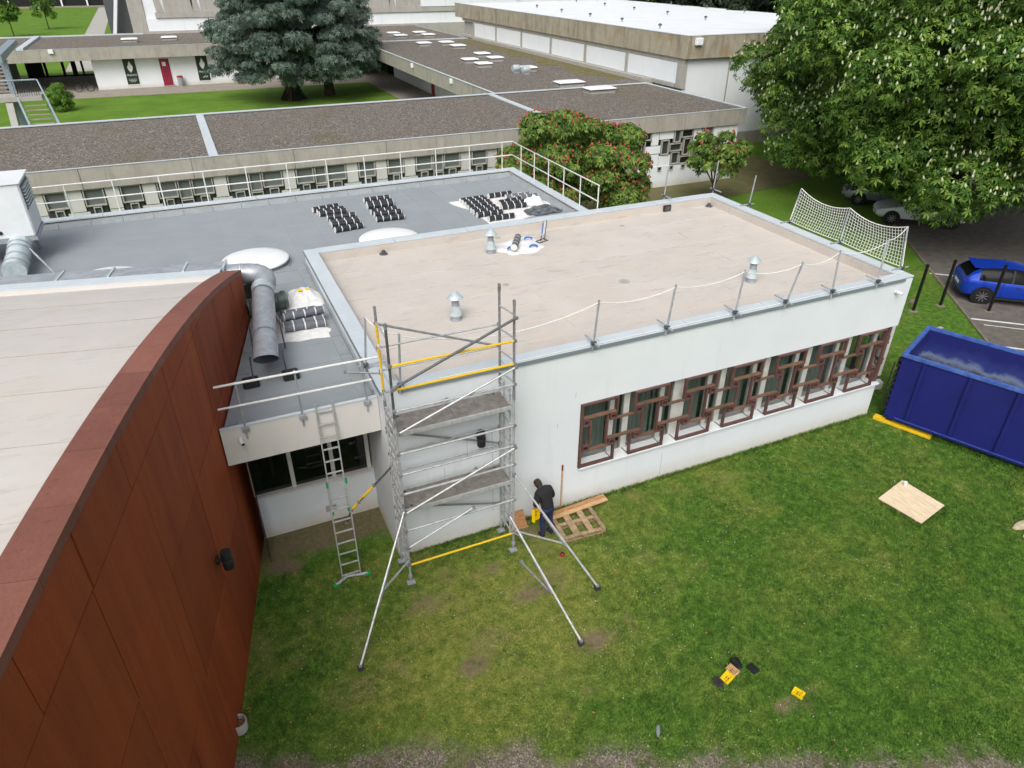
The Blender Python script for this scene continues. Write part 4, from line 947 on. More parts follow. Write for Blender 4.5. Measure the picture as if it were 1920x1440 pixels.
# far edge of the grounds
fb = thing('far_pavilion', 'dark low pavilion with thin white posts beyond the far lawn', 'building', (-20, 250, 0))
MB().box(-80, 10, 246, 262, 0, 7).build('wall', MT['dark'], fb)
for i in range(9): MB().box(-46+i*6.4, -45.6+i*6.4, 245.2, 245.5, 0, 7).build('post', MT['far_white'], fb)
MB().box(-80, 10, 243, 245.9, 0, .35).build('terrace', MT['paving'], fb)

# ---------------------------------------------------------------- roof equipment
ZR, ZW = 3.955, 4.18
def dome(x, y, r, label):
    t = thing('skylight_dome', label, 'skylight', (x, y, ZR), 'round skylight domes on the grey roof')
    n = 28
    MB().lathe((x, y, ZR-.01), [(r*1.06,0),(r*1.06,.03),(r*.98,.04)], n).build('skirt', MT['flash'], t, True)
    for k in range(n):
        a0, a1 = 2*PI*k/n+.008, 2*PI*(k+1)/n-.008; rr0 = r*.94
        vs_ = [(x+q*math.cos(a), y+q*math.sin(a), z) for a in (a0, a1) for q, z in ((rr0, ZR+.02), (rr0, ZR+.15), (rr0-.03, ZR+.15), (rr0-.03, ZR+.02))]
        MB().add(vs_, [(0,1,2,3),(7,6,5,4),(0,4,5,1),(1,5,6,2),(2,6,7,3),(3,7,4,0)]).build('kerb_shingle', MT['flash'], t)
    MB().lathe((x, y, ZR+.15), [(r,0),(r,.035),(r*.97,.06),(r*.75,.12),(r*.4,.165),(.02,.18)], 48).build('dome', MT['dome'], t, True)
dome(-1.36, 9.48, .97, 'white round skylight dome on the grey roof beside the ventilation pipe')
dome(2.83, 9.71, .97, 'white round skylight dome half hidden behind the white parapet')
dome(-5.35, 9.55, .97, 'white round skylight dome half hidden behind the grey metal duct')
# guard rail round the grey roof
gr = thing('roof_guardrail', 'white two-rail guardrail round the back and right edges of the grey roof', 'guardrail', (0, 16, 4.2))
yr, xr = 16.02, 10.0
for z in (5.3, 4.75):
    MB().path([(-9.6,yr,z), (xr,yr,z), (xr,8.74,z-.02)], .024, 8).build('rail', MT['rail_white'], gr, True)
for i in range(13): MB().tube((-8.1+i*1.47, yr, 4.19), (-8.1+i*1.47, yr, 5.3), .022, 8).build('post', MT['rail_white'], gr, True)
for i in range(6): MB().tube((xr, 15.1-i*1.265, 4.19), (xr, 15.1-i*1.265, 5.3), .022, 8).build('post', MT['rail_white'], gr, True)
# air handling unit
ah = thing('air_handling_unit', 'white boxed air handling unit with louvred end on the grey roof', 'air handler', (-8.9, 12.6, ZR))
MB().bbox(-11, -7.2, 12.4, 14.0, 4.75, 6.3, .03).build('casing', MT['white_paint'], ah)
MB().bbox(-11.05, -7.15, 12.35, 14.05, 6.301, 6.34, .01).build('lid', MT['white_paint'], ah)
MB().box(-11, -7.18, 12.42, 13.98, 4.62, 4.748).build('base_frame', MT['galv'], ah)
MB().box(-7.199, -7.185, 12.6, 13.8, 5.5, 6.2).build('louvre_back', MT['steel_dark'], ah)
for i in range(7): MB().box(-7.184, -7.13, 12.62, 13.78, 5.53+i*.095, 5.575+i*.095, None).build('louvre', MT['galv_bright'], ah)
for x, y in ((-7.5,12.6),(-7.5,13.8),(-10.5,12.6),(-10.5,13.8)): MB().box(x-.05, x+.05, y-.05, y+.05, ZR, 4.618).build('leg', MT['galv'], ah)
MB().lathe((-8.05, 12.39, 4.95), [(.06,0),(.06,.012)], 12, Matrix.Rotation(PI/2,3,'X') @ Matrix.Scale(1.0,3)).build('lock', MT['black'], ah)
# spiral duct under the unit
sdct = thing('spiral_duct', 'bright spiral duct elbow dropping from the air handling unit', 'duct', (-7.6, 11.8, ZR))
pts = [(-7.68,12.9,4.6),(-7.68,12.55,4.58),(-7.68,12.2,4.5),(-7.68,11.8,4.42),(-7.68,11.2,4.36),(-7.68,10.7,4.33)]
MB().path(pts, .3, 24).build('duct_body', MT['galv_bright'], sdct, True)
for p in ((-7.68,12.2,4.5),(-7.68,11.95,4.45),(-7.68,11.45,4.385),(-7.68,11.0,4.35)):
    q = Vector(p); MB().tube(q, q+Vector((0,-.05,-.008)), .32, 24).build('duct_collar', MT['galv'], sdct, True)
sd2 = thing('spiral_duct', 'dull spiral duct at the left edge under the air handling unit', 'duct', (-9.3, 11.8, ZR))
MB().path([(-9.2,12.9,4.6),(-9.2,12.2,4.5),(-9.1,11.6,4.4),(-9.0,10.8,4.33)], .3, 24).build('duct_body', MT['galv'], sd2, True)
for p in ((-9.19,12.1,4.48),(-9.1,11.55,4.39)): q = Vector(p); MB().tube(q, q+Vector((0,-.05,-.01)), .32, 24).build('duct_collar', MT['galv_bright'], sd2, True)
t = thing('small_step_ladder', 'small aluminium step ladder leaning beside the spiral duct', 'ladder', (-6.7, 11.0, ZR))
for dx in (0, .34): MB().tube((-7.25+dx*.3, 11.3-dx, 4.75), (-6.72+dx*.3, 10.9-dx, ZR+.01), .02, 6).build('rail', MT['alu'], t)
for f in (.25, .5, .75): MB().tube((-7.25+.53*f, 11.3-.4*f, 4.75-.79*f), (-7.15+.53*f, 10.96-.4*f, 4.75-.79*f), .018, 6).build('rung', MT['white_paint'], t)
MB().box(-6.75, -6.3, 10.4, 10.75, ZR, ZR+.06).build('foot_board', MT['plank'], t)
# rectangular duct along the back of the rusty building, and the big pipe
du = thing('metal_duct', 'rectangular galvanised duct along the back edge of the pale vaulted roof', 'duct', (-4, 7, 4.2))
MD = frame(cb, vu, vr)
for a, b in ((-9.0,-6.3),(-6.29,-4.2),(-4.19,-3.05),(-3.04,-1.35),(-1.34,-.42)):
    MB().bbox(S_END+.13, S_END+.68, a, b, 4.75, 5.28, .012, MD).build('duct_section', MT['galv'], du)
    MB().box(S_END+.10, S_END+.71, b-.02, b+.03, 4.72, 5.31, MD).build('duct_flange', MT['galv_bright'], du)
for r in (-5.5, -2.2): MB().box(S_END+.3, S_END+.5, r-.05, r+.05, ZR, 4.75, MD).build('support', MT['galv'], du)
pp = thing('ventilation_pipe', 'fat grey ventilation pipe bending round the rusty wall end, open slanted mouth', 'pipe', (-1.6, 4, ZR))
e0 = CW(S_END+.4, -.36, 5.0); pr = .262
cen = [CW(S_END+.4, -.45, 5.0), CW(S_END+.4, .1, 5.0)]
zc = [5.0]; P1 = Vector((-1.53, 5.55, 4.78)); P2 = Vector((-1.93, 2.05, 4.62))
ctrl = CW(S_END+.42, .72, 5.0)
segs = [CW(S_END+.4, -.43, 5.0)]
A0 = CW(S_END+.4, -.05, 5.0)
bez = [A0.lerp(ctrl, k/7).lerp(ctrl.lerp(P1, k/7), k/7) for k in range(8)]
cenl = [segs[0]]+bez
MB().path(cenl+[P1+(P2-P1).normalized()*.02], pr, 28, caps=False).build('elbow', MT['galv'], pp, True, auto=50)
for k in (1, 3, 5, 7):      # lobster-back seams
    d_ = (cenl[k+1]-cenl[k-1]).normalized(); MB().tube(cenl[k]-d_*.008, cenl[k]+d_*.008, pr+.008, 28, caps=False).build('seam_ring', MT['galv_bright' if k == 1 else 'galv'], pp, True)
dirp = (P2-P1).normalized()
MB().tube(P1, P1+dirp*.03, pr+.012, 28).build('seam_ring', MT['galv_bright'], pp, True)
MB().tube(P1+dirp*.03, P1+dirp*.33, pr+.006, 28, caps=False).build('bright_collar', MT['galv_bright'], pp, True)
# straight length with a mitred mouth
n = 28; a_ = dirp.orthogonal().normalized(); b_ = dirp.cross(a_); q0 = P1+dirp*.33; rings = []
ln = (P2-q0).length
for f in (0, .2, .4, .6, .8, 1):
    row = []
    for k in range(n):
        o_ = (a_*math.cos(2*PI*k/n)+b_*math.sin(2*PI*k/n))*pr
        ext = (.30*(o_.z/pr)*.9) if f == 1 else 0
        row.append(q0+dirp*(ln*f+ext)+o_)
    rings.append(row)
mb = MB(); mb.grid(rings, cu=True); inner = [[q0+(v-q0)*1.0-(v-(q0+dirp*((v-q0).dot(dirp))))*.03 for v in row] for row in rings[-2:]]
mb.grid(inner[::-1], cu=True); mb.build('pipe_body', MT['galv'], pp, True, auto=50)
for f in (.02, .7, .80): MB().tube(q0+dirp*(ln*f), q0+dirp*(ln*f+.025), pr+.014, 28, caps=False).build('seam_ring', MT['galv_bright' if f > .75 else 'steel_dark'], pp, True)
for f in (.05, .5, .93):
    c_ = q0+dirp*(ln*f)
    for s in (-1, 1): MB().tube(c_+Vector((s*.33,0,.0)), Vector((c_.x+s*.36, c_.y, ZR)), .018, 6).build('strut', MT['steel_dark'], pp)
for s in (-1, 1):
    c_ = q0+dirp*(ln*.93)
    mb = MB(); mb.bbox(c_.x+s*.42-.17, c_.x+s*.42+.17, c_.y-.22, c_.y+.12, ZR+.03, ZR+.16, .02); mb.build('ballast_foot', MT['black'], pp)
gp = thing('cross_pipe', 'dull grey-green pipe stub passing under the big ventilation pipe', 'pipe', (-1.2, 6, ZR))
MB().tube((-2.0,5.7,4.25), (-1.02,5.9,4.25), .21, 20).build('pipe_body', MT['pipe_green'], gp, True)
MB().tube((-1.08,5.888,4.25), (-1.0,5.904,4.25), .235, 20).build('end_flange', MT['pipe_green'], gp, True)
for x in (-1.7, -1.25): MB().box(x-.05, x+.05, 5.7, 5.98, ZR, 4.1).build('saddle', MT['steel_dark'], gp)
# roof cowls on the beige roof
def cowl(x, y, label, s=.74):
    t = thing('roof_cowl', label, 'vent', (x, y, ZW), 'zinc cowls on the beige roof')
    MB().lathe((x, y, ZW-.01), [(.2*s,0),(.2*s,.03),(.17*s,.04),(.17*s,.16)], 24).build('base', MT['galv'], t, True)
    MB().lathe((x, y, ZW+.13), [(.215*s,0),(.215*s,.02),(.15*s,.22),(.15*s,.25)], 24).build('skirt', MT['galv_bright'], t, True)
    MB().lathe((x, y, ZW+.36), [(.125*s,0),(.125*s,.16)], 24).build('neck', MT['galv'], t, True)
    for k in range(5): MB().box(x+.12*s*math.cos(k*1.256)-.01, x+.12*s*math.cos(k*1.256)+.01, y+.12*s*math.sin(k*1.256)-.01, y+.12*s*math.sin(k*1.256)+.01, ZW+.51, ZW+.6).build('bracket', MT['steel_dark'], t)
    MB().lathe((x, y, ZW+.58), [(.27*s,0),(.27*s,.015),(.04,.17),(.01,.18)], 28).build('hat', MT['galv_bright'], t, True)
cowl(2.7, 3.1, 'zinc roof cowl with conical hat nearest the scaffold tower')
cowl(5.28, 7.05, 'zinc roof cowl with conical hat beside the white sacks')
cowl(11.05, 2.05, 'zinc roof cowl with conical hat near the far right roof edge')
for x, y, lb in ((2.25, 8.25, 'small dark roof outlet strainer by the back parapet'), (14.35, 8.2, 'small dark roof outlet strainer in the far roof corner')):
    t = thing('roof_outlet', lb, 'drain', (x, y, ZW))
    MB().lathe((x, y, ZW), [(.14,0),(.12,.02),(.07,.04),(.07,.08),(.03,.1)], 12).build('flange', MT['steel_dark'], t)
    for k in range(6): MB().tube((x+.09*math.cos(k*1.05), y+.09*math.sin(k*1.05), ZW+.02), (x+.03*math.cos(k*1.05), y+.03*math.sin(k*1.05), ZW+.12), .01, 5).build('cage_bar', MT['black'], t)
t = thing('overflow_box', 'small black overflow box in the back parapet below a rope post', 'box', (12.6, 8.33, ZW)); MB().bbox(12.45, 12.75, 8.28, 8.36, 4.2, 4.4, .01).build('box_body', MT['black'], t); MB().box(12.49, 12.71, 8.27, 8.279, 4.23, 4.37).build('grille', MT['steel_dark'], t)

# ---------------------------------------------------------------- rolls of membrane
rp = None
def make_roll(matn):
    t = thing('membrane_roll', 'x', 'roll', (0,0,0))
    Ry = Matrix.Rotation(PI/2, 3, 'Y')
    MB().lathe((-.5,0,0), [(.1,0),(.1,1.0)], 18, Ry, caps=False).build('roll_body', MT[matn], t, True)
    mb = MB()
    for x in (-.499, .499):
        mb.lathe((x-.001,0,0), [(.1,0),(.1,.002)], 18, Ry)
    mb.build('roll_end', MT['tape'], t)
    for x in (-.27, 0, .27, .485, -.492): MB().lathe((x-.014,0,0), [(.1025,0),(.1025,.030 if abs(x) < .4 else .016)], 18, Ry, caps=False).build('white_band', MT['tape'], t, True)
    return t
protos = {}
def roll(x, y, deg, mat, label, group, z=ZR+.1):
    if mat not in protos: protos[mat] = make_roll(mat); o = protos[mat]
    else: o = dup(protos[mat])
    o.location = (x, y, z); o.rotation_euler = (random.uniform(0, 6), 0, R(deg+random.uniform(-3.5, 3.5))); o['label'] = label; o['group'] = group
    return o
g1 = [(1.64,14.04,9),(1.75,13.67,5),(1.78,13.40,2),(1.96,12.83,-2),(1.94,12.29,-1),(1.93,12.02,1),(1.92,11.5,11)]
g2 = [(3.64,14.4,-3),(3.62,13.89,0),(3.57,13.58,0),(3.52,12.9,1),(3.56,12.53,-3),(3.49,11.96,-2)]
g3 = [(6.95,12.9,4),(6.96,12.65,2),(6.96,12.36,3),(6.92,12.02,5),(6.9,11.65,3),(6.9,11.37,3),(6.89,11.0,3),(7.1,10.45,-2),(8.16,13.04,6),(8.17,12.13,4),(8.13,11.78,-1),(8.04,11.45,-2)]
OR = ['backmost', 'second from the back', 'third from the back', 'fourth from the back', 'fifth from the back', 'sixth from the back', 'seventh from the back', 'eighth from the back']
for i, (x, y, a) in enumerate(g1): roll(x, y, a, 'bitumen', 'black white-banded roofing roll in the left loose row, %s' % (OR[i] if i < 6 else 'nearest'), 'left row of black rolls')
for i, (x, y, a) in enumerate(g2): roll(x, y, a, 'bitumen', 'black white-banded roofing roll in the middle loose row, %s' % (OR[i] if i < 5 else 'nearest'), 'middle row of black rolls')
for i, (x, y, a) in enumerate(g3): roll(x, y, a, 'bitumen', 'black white-banded roll in the %s column of the right stack, %s' % (('left', OR[i]) if i < 8 else ('right', OR[i-8])), 'right stack of black rolls')
for i, (x, y, a) in enumerate(((8.72,12.62,0),(8.95,12.35,-3))): roll(x, y, a, 'bitumen_grey', 'grey roofing roll beyond the black tarp, %s of two' % ('back' if i == 0 else 'front'), 'grey rolls by the tarp')
for i, (x, y, a) in enumerate(((-.85,5.26,2),(-.84,5.05,2),(-.81,4.84,2),(-.78,4.63,3),(-.78,4.42,0))):
    roll(x, y, a, 'bitumen_grey', 'grey white-banded roll on the open white sack, %s' % ['backmost', 'second from the back', 'third from the back', 'fourth from the back', 'nearest'][i], 'grey rolls on the sack', ZR+.155)
roll(-.72, 4.75, 3, 'bitumen_grey', 'grey roofing roll on top of the others on the open white sack', 'grey rolls on the sack', ZR+.33)
def drape(name, label, cat, x0, x1, y0, y1, z, amp, mat, ang=0, seed=1, n=22, edge=.5, shape='round', group=None, peak=0):
    """a crumpled sheet with thickness, edges lying on the surface"""
    cx_, cy_ = (x0+x1)/2, (y0+y1)/2; sx, sy = (x1-x0)/2, (y1-y0)/2; rg = np.random.default_rng(seed)
    rows = []
    for j in range(n+1):
        row = []
        for i in range(n+1):
            u, v = i/n*2-1, j/n*2-1
            if shape == 'round':
                f = max(abs(u), abs(v)); g = math.hypot(u, v) or 1; k = f/g; uu, vv = u*(k*.55+.45), v*(k*.55+.45)
            else: uu, vv = u, v
            e = max(abs(u), abs(v))
            th = math.atan2(v, u); wob = 1+.10*math.sin(3*th+seed)+.05*math.sin(7*th+seed*2)
            nx_ = float(vnoise(np.array([u*2.3+seed]), np.array([v*2.3]), 1.0, seed, 3)[0])
            hz_ = z+.006+(amp*nx_*(1-e**3) + peak*math.exp(-((u*1.6)**2+(v*1.6)**2)))
            X, Y = uu*sx*wob, vv*sy*wob
            row.append((cx_+X*math.cos(ang)-Y*math.sin(ang), cy_+X*math.sin(ang)+Y*math.cos(ang), hz_))
        rows.append(row)
    mb = MB(); mb.grid(rows); low = [[(p[0], p[1], max(z+.001, p[2]-.004)) for p in r] for r in rows]; mb.grid([r[::-1] for r in low])
    b = lambda g: g[0]+[r[-1] for r in g[1:]]+g[-1][::-1][1:]+[r[0] for r in g[::-1]][1:]
    mb.grid([b(rows), b(low)])
    o = mb.build(name, mat, None, True, auto=60); return tag(o, label, cat, group)
drape('roofing_sack', 'open white woven sack spread under grey rolls on the low extension roof', 'sack', -1.75, .02, 3.75, 5.85, ZR+.02, .07, MT['sack'], .05, 4)
sk_ = drape('roofing_sack', 'white woven sack with a yellow print beside the ventilation pipe', 'sack', -.98, .0, 5.55, 7.05, ZR+.02, .2, MT['sack'], -.1, 9, peak=.12)
MB().bbox(-.62, -.5, 6.33, 6.42, ZR+.26, ZR+.30, .01).build('yellow_print', MT['yellow_plastic'], sk_); MB().bbox(-.42, -.3, 6.38, 6.46, ZR+.27, ZR+.31, .01).build('yellow_print', MT['yellow_plastic'], sk_)
MB().path([(-.5,6.9,ZR+.05),(-.42,6.95,ZR+.12),(-.3,6.93,ZR+.13),(-.2,6.88,ZR+.05)], .018, 6).build('blue_strap', MT['blue_print'], sk_)
drape('plastic_sheet', 'white plastic sheet under the dense right stack of rolls', 'sheet', 6.4, 9.35, 10.25, 13.2, ZR, .02, MT['sack'], .1, 14, shape='sq')
drape('tarp', 'crumpled black tarp heap beside the right stack of rolls', 'tarp', 8.2, 9.55, 10.3, 11.3, ZR+.03, .14, MT['tarp'], .2, 17, peak=.02, n=30)
drape('plastic_bag', 'crumpled clear white bag on top of the tarp by the roof corner', 'bag', 8.5, 9.4, 11.35, 11.95, ZR+.03, .3, MT['sack'], -.3, 23, peak=.12)
ws = drape('roofing_sack', 'crumpled white sacks with blue print on the beige roof', 'sack', 5.5, 7.05, 6.55, 7.85, ZW, .16, MT['sack'], .2, 31)
for x, y in ((5.75,6.85),(6.45,6.75),(6.6,7.45)):
    MB().path([(x,y,ZW+.12),(x+.1,y+.06,ZW+.14),(x+.2,y+.04,ZW+.13),(x+.24,y-.06,ZW+.12)], .03, 5).build('blue_print', MT['blue_print'], ws)
t = roll(6.15, 7.1, 62, 'bitumen_grey', 'pale grey roll lying on the white sacks on the beige roof', 'rolls on the sacks', ZW+.2); del t['group']
t = thing('roof_sign_stand', 'small tilted white sign with blue stripe on a wire foot on the beige roof', 'sign', (7.2, 7.3, ZW))
MB().path([(6.95,7.35,ZW+.015),(7.3,7.5,ZW+.015),(7.35,7.3,ZW+.015),(7.0,7.18,ZW+.015),(6.95,7.35,ZW+.015)], .014, 5).build('foot', MT['black'], t)
MB().path([(7.1,7.3,ZW+.02),(7.25,7.45,ZW+.6),(7.4,7.5,ZW+.6),(7.25,7.35,ZW+.02)], .014, 5).build('frame', MT['black'], t)
MB().add([(7.14,7.33,ZW+.2),(7.27,7.39,ZW+.2),(7.38,7.49,ZW+.58),(7.25,7.43,ZW+.58),(7.13,7.35,ZW+.2),(7.26,7.41,ZW+.2),(7.37,7.51,ZW+.58),(7.24,7.45,ZW+.58)], [(0,1,2,3),(7,6,5,4),(0,4,5,1),(1,5,6,2),(2,6,7,3),(3,7,4,0)]).build('board', MT['white_paint'], t)
MB().tube((7.145,7.32,ZW+.22), (7.245,7.42,ZW+.55), .016, 5).build('blue_stripe', MT['blue_print'], t)

# ---------------------------------------------------------------- rope posts, rope and net on the white building
ropes = []
def rope_post(base, top, label, cross=(0,1,0)):
    b, tp = Vector(base), Vector(top)
    t = thing('rope_post', label, 'post', b, 'rope posts round the beige roof')
    MB().tube(b+Vector((0,0,-.1)), tp, .024, 8).build('tube', MT['galv'], t, True)
    c = Vector(cross).normalized(); MB().tube(b+c*-.2+Vector((.035,0,.09)), b+c*.42+Vector((.035,0,.1)), .022, 8).build('cross_tube', MT['galv'], t, True)
    MB().bbox(b.x-.045, b.x+.075, b.y-.045, b.y+.045, b.z+.05, b.z+.14, .012).build('clamp', MT['steel_dark'], t)
    return tp
F0 = [(4.77,5.0,-.02),(6.71,7.0,.0),(8.68,9.05,.1),(10.25,10.65,-.08),(11.8,12.1,.15),(13.4,13.8,.2)]
nm = ['first', 'second', 'third', 'fourth', 'fifth', 'sixth']
tops = [rope_post((.36,-.07,4.5), (.46,.02,5.68), 'galvanised rope post on the front roof edge behind the scaffold')]
for (x, xt, yt), n_ in zip(F0, nm): tops.append(rope_post((x,-.07,4.5), (xt-.12, yt, 5.6), 'galvanised rope post on the front roof edge, %s right of the scaffold' % n_))
def rope(p, q, sag, label, r=.011):
    p, q = Vector(p), Vector(q); pts = [p.lerp(q, k/14)-Vector((0,0,sag*4*(k/14)*(1-k/14))) for k in range(15)]
    o = MB().path(pts, r, 5).build('rope', MT['rope'], None, True); return tag(o, label, 'rope')
for i, (a, b) in enumerate(zip(tops[:-1], tops[1:])): rope(a-Vector((0,0,.06)), b-Vector((0,0,.06)), .13 if i else .35, 'sagging white rope between front roof posts, span %s' % ('left of the first post, passing the scaffold' if i == 0 else 'ending at the %s post from the scaffold' % nm[i]))
tag(MB().path([(1.2,.02,4.5),(2.5,.0,4.505),(4.7,.03,4.51),(6.7,.03,4.51),(8.6,.04,4.51),(10.2,.03,4.51),(11.8,.05,4.515),(13.3,.02,4.515),(14.8,.3,4.52)], .009, 5).build('rope', MT['rope']), 'slack white rope lying along the front coping', 'rope')
sp1 = rope_post((15.05,6.95,4.42), (15.2,7.0,5.5), 'galvanised rope post on the right roof edge left of the net', (-1,0,0))
sp2 = rope_post((14.9,8.76,4.5), (14.98,8.78,5.62), 'galvanised rope post at the far back roof corner', (0,-1,0))
sp3 = rope_post((12.75,8.78,4.5), (12.85,8.85,5.62), 'galvanised rope post on the back roof edge over the black box', (0,-1,0))
lp = rope_post((-.08,1.0,4.5), (.05,1.05,5.65), 'galvanised rope post on the left roof edge behind the scaffold', (1,0,0))
rope(lp, tops[0], .12, 'short white rope between posts at the scaffold corner')
tag(MB().path([(.6,.42,ZW+.02),(.9,.36,ZW+.03),(1.15,.5,ZW+.02),(.8,.52,ZW+.03),(1.0,.34,ZW+.04),(1.3,.42,ZW+.02),(.7,.47,ZW+.05)], .01, 5).build('cord', MT['steel_dark']), 'tangled dark cord on the beige roof behind the scaffold', 'cord')
NP = [(Vector((15.02,4.92,4.42)), Vector((15.22,4.9,5.58))), (Vector((15.02,2.78,4.42)), Vector((15.18,2.85,5.52))), (Vector((14.98,.5,4.42)), Vector((15.02,.72,5.62)))]
for i, (b, tp) in enumerate(NP): rope_post(b, tp, 'galvanised net post on the right roof edge, %s' % ['far one', 'middle one', 'nearest the front corner'][i], (-1,0,0))
mb = MB(); nr_ = 11
def netpt(s, h):      # s 0..2 along the three posts, h 0..1 up
    i = min(int(s), 1); f = s-i; (b0, t0), (b1, t1) = NP[i], NP[i+1]
    sag = 4*f*(1-f); lo = b0.lerp(b1, f)+Vector((0,0,.12-.03*sag)); hi = t0.lerp(t1, f)-Vector((0,0,.20*sag))
    return lo.lerp(hi, h)+Vector((.10*sag*math.sin(h*PI), 0, 0))
ns = 44
for i in range(ns+1):
    s = 2*i/ns; mb.path([netpt(s, h/6) for h in range(7)], .006, 4)
for j in range(1, nr_): mb.path([netpt(2*i/ns, j/nr_) for i in range(0, ns+1, 2)], .006, 4)
nt_ = thing('safety_net', 'white square-mesh safety net on the right edge of the beige roof', 'net', (15, 2.7, 4.5))
mb.build('mesh_cords', MT['net'], nt_)
for h in (0, 1): MB().path([netpt(2*i/ns, h) for i in range(ns+1)], .013, 5).build('border_rope', MT['rope'], nt_, True)
MB().path([netpt(2, h/6) for h in range(7)], .012, 5).build('border_rope', MT['rope'], nt_, True); MB().path([netpt(0, h/6) for h in range(7)], .012, 5).build('border_rope', MT['rope'], nt_, True)
rope(NP[2][1], tops[-1], .1, 'white rope from the net to the last front roof post')
# guard rail on the low extension
er = thing('edge_guardrail', 'two white tubes on thin stanchions along the low extension edge', 'guardrail', (-1.5, .4, 4))
MB().tube((-3.0,.37,5.12), (.07,.37,5.08), .024, 8).build('rail', MT['rail_white'], er, True); MB().tube((-3.02,.37,4.64), (-.1,.37,4.6), .022, 8).build('rail', MT['rail_white'], er, True)
for x in (-2.62, -1.54, -.24):
    MB().tube((x,.4,3.85), (x,.4,5.13), .02, 8).build('stanchion', MT['galv'], er, True); MB().bbox(x-.07, x+.07, .35, .408, 4.02, 4.12, .01).build('clamp', MT['galv'], er)

# ---------------------------------------------------------------- wall lamps
def lamp(c, out, label):
    c = Vector(c); out = Vector(out); t = thing('wall_lamp', label, 'lamp', c)
    m_ = c+out*.17; MB().tube(c, m_, .035, 10).build('arm', MT['black_matt'], t)
    MB().lathe(m_, [(.088,-.19),(.094,-.17),(.094,.17),(.088,.19)], 20).build('cylinder', MT['black'], t, True)
    MB().lathe(m_, [(.102,-.02),(.102,.02)], 20).build('band', MT['rubber'], t, True)
    MB().tube(c+out*.002, c+out*.03, .08, 14).build('wall_plate', MT['black_matt'], t)
lamp((2.03,0,2.87), (0,-1,0), 'black up-and-down cylinder lamp on the white wall behind the scaffold')
lamp(CW(-1.68,.005,2.83), vr, 'black up-and-down cylinder lamp on the rusty steel wall')

# ---------------------------------------------------------------- scaffold tower
sc = thing('scaffold_tower', 'aluminium mobile scaffold tower with yellow guardrails against the white wall', 'scaffold', (1.25, -.55, 0))
X1, X2, Yn, Yf = 0.0, 2.48, -.9, -.18
ZT = 6.35
def std(x, y, z0, z1, mat, seg=2.0):
    z = z0
    while z < z1-.01:
        zz = min(z+seg, z1)
        MB().tube((x,y,z), (x,y,zz-.004), .026, 10).build('standard', MT[mat], sc, True)
        MB().tube((x,y,zz-.06), (x,y,zz+.05), .031, 10).build('coupler', MT['alu_worn'], sc, True); z = zz
for x in (X1, X2):
    for y in (Yn, Yf): std(x, y, .25, 4.35, 'alu')
std(X1, Yn, 4.35, ZT, 'steel_dark'); std(X2, Yn, 4.35, ZT, 'alu_worn'); std(X2, Yf, 4.35, ZT+.05, 'alu_worn')
std(X1, Yf, 4.35, 4.6, 'alu')
for z0, z1, m_ in ((4.6,5.05,'yellow_paint'),(5.05,5.12,'rail_white'),(5.12,5.6,'yellow_paint'),(5.6,5.66,'rail_white'),(5.66,6.1,'yellow_paint'),(6.1,ZT+.08,'alu_worn')): MB().tube((X1,Yf,z0), (X1,Yf,z1), .027, 10).build('standard', MT[m_], sc, True)
for x in (X1, X2):      # ladder frames: two inner stiles with rungs
    for yy in (Yn+.2, Yn+.5): MB().tube((x,yy,.35), (x,yy,4.35), .022, 8).build('stile', MT['alu'], sc, True)
    z = .5
    while z < 4.4:
        MB().tube((x,Yn,z), (x,Yf,z), .019, 8).build('rung', MT['alu'], sc, True)
        z += .25
    for z in (4.6, 5.1, 5.6, 6.1): MB().tube((x,Yn,z), (x,Yf,z-.12 if x == X2 else z), .018, 8).build('rung', MT['alu'], sc, True)
def brace(p, q, mat='alu', r=.022, name='brace'):
    p, q = Vector(p), Vector(q); d_ = (q-p).normalized()
    MB().tube(p, q, r, 10).build(name, MT[mat], sc, True)
    for c in (p, q): MB().bbox(c.x-.035, c.x+.035, c.y-.035, c.y+.035, c.z-.035, c.z+.035, .012).build('brace_hook', MT['alu_worn'], sc)
yo = Yn-.045
for z, m_ in ((5.56,'yellow_paint'),(5.05,'yellow_paint'),(4.58,'alu'),(3.58,'alu'),(3.07,'alu'),(2.57,'alu'),(1.59,'alu'),(.6,'yellow_paint')): brace((X1,yo,z), (X2,yo,z), m_, .024, 'guardrail')
for z in (5.55, 5.05, 3.05, 2.55): brace((X1,Yf+.045,z), (X2,Yf+.045,z), 'alu', .02, 'guardrail')
brace((X1+.02,yo-.05,5.12), (X2,yo-.05,6.07), 'steel_dark', .026); brace((X1,Yf+.05,6.05), (X2,Yf+.05,5.05), 'alu_worn', .024)
brace((X1+.02,yo-.05,4.1), (X2,yo-.05,5.0)); brace((X1,yo-.05,2.1), (X2,yo-.05,3.05)); brace((X1,Yf+.05,3.6), (X2,Yf+.05,2.6), 'alu_worn'); brace((X1,Yf+.05,3.7), (X1+1.3,Yf+.05,4.05), 'alu_worn', .02)
brace((X1,Yf+.05,1.3), (X1+1.9,Yf+.05,2.05), 'alu_worn', .02); brace((X1,Yf+.05,1.6), (X2,Yf+.05,.85), 'alu_worn'); brace((X1,yo-.05,1.15), (X1+1.5,yo-.05,1.75), 'alu', .02)
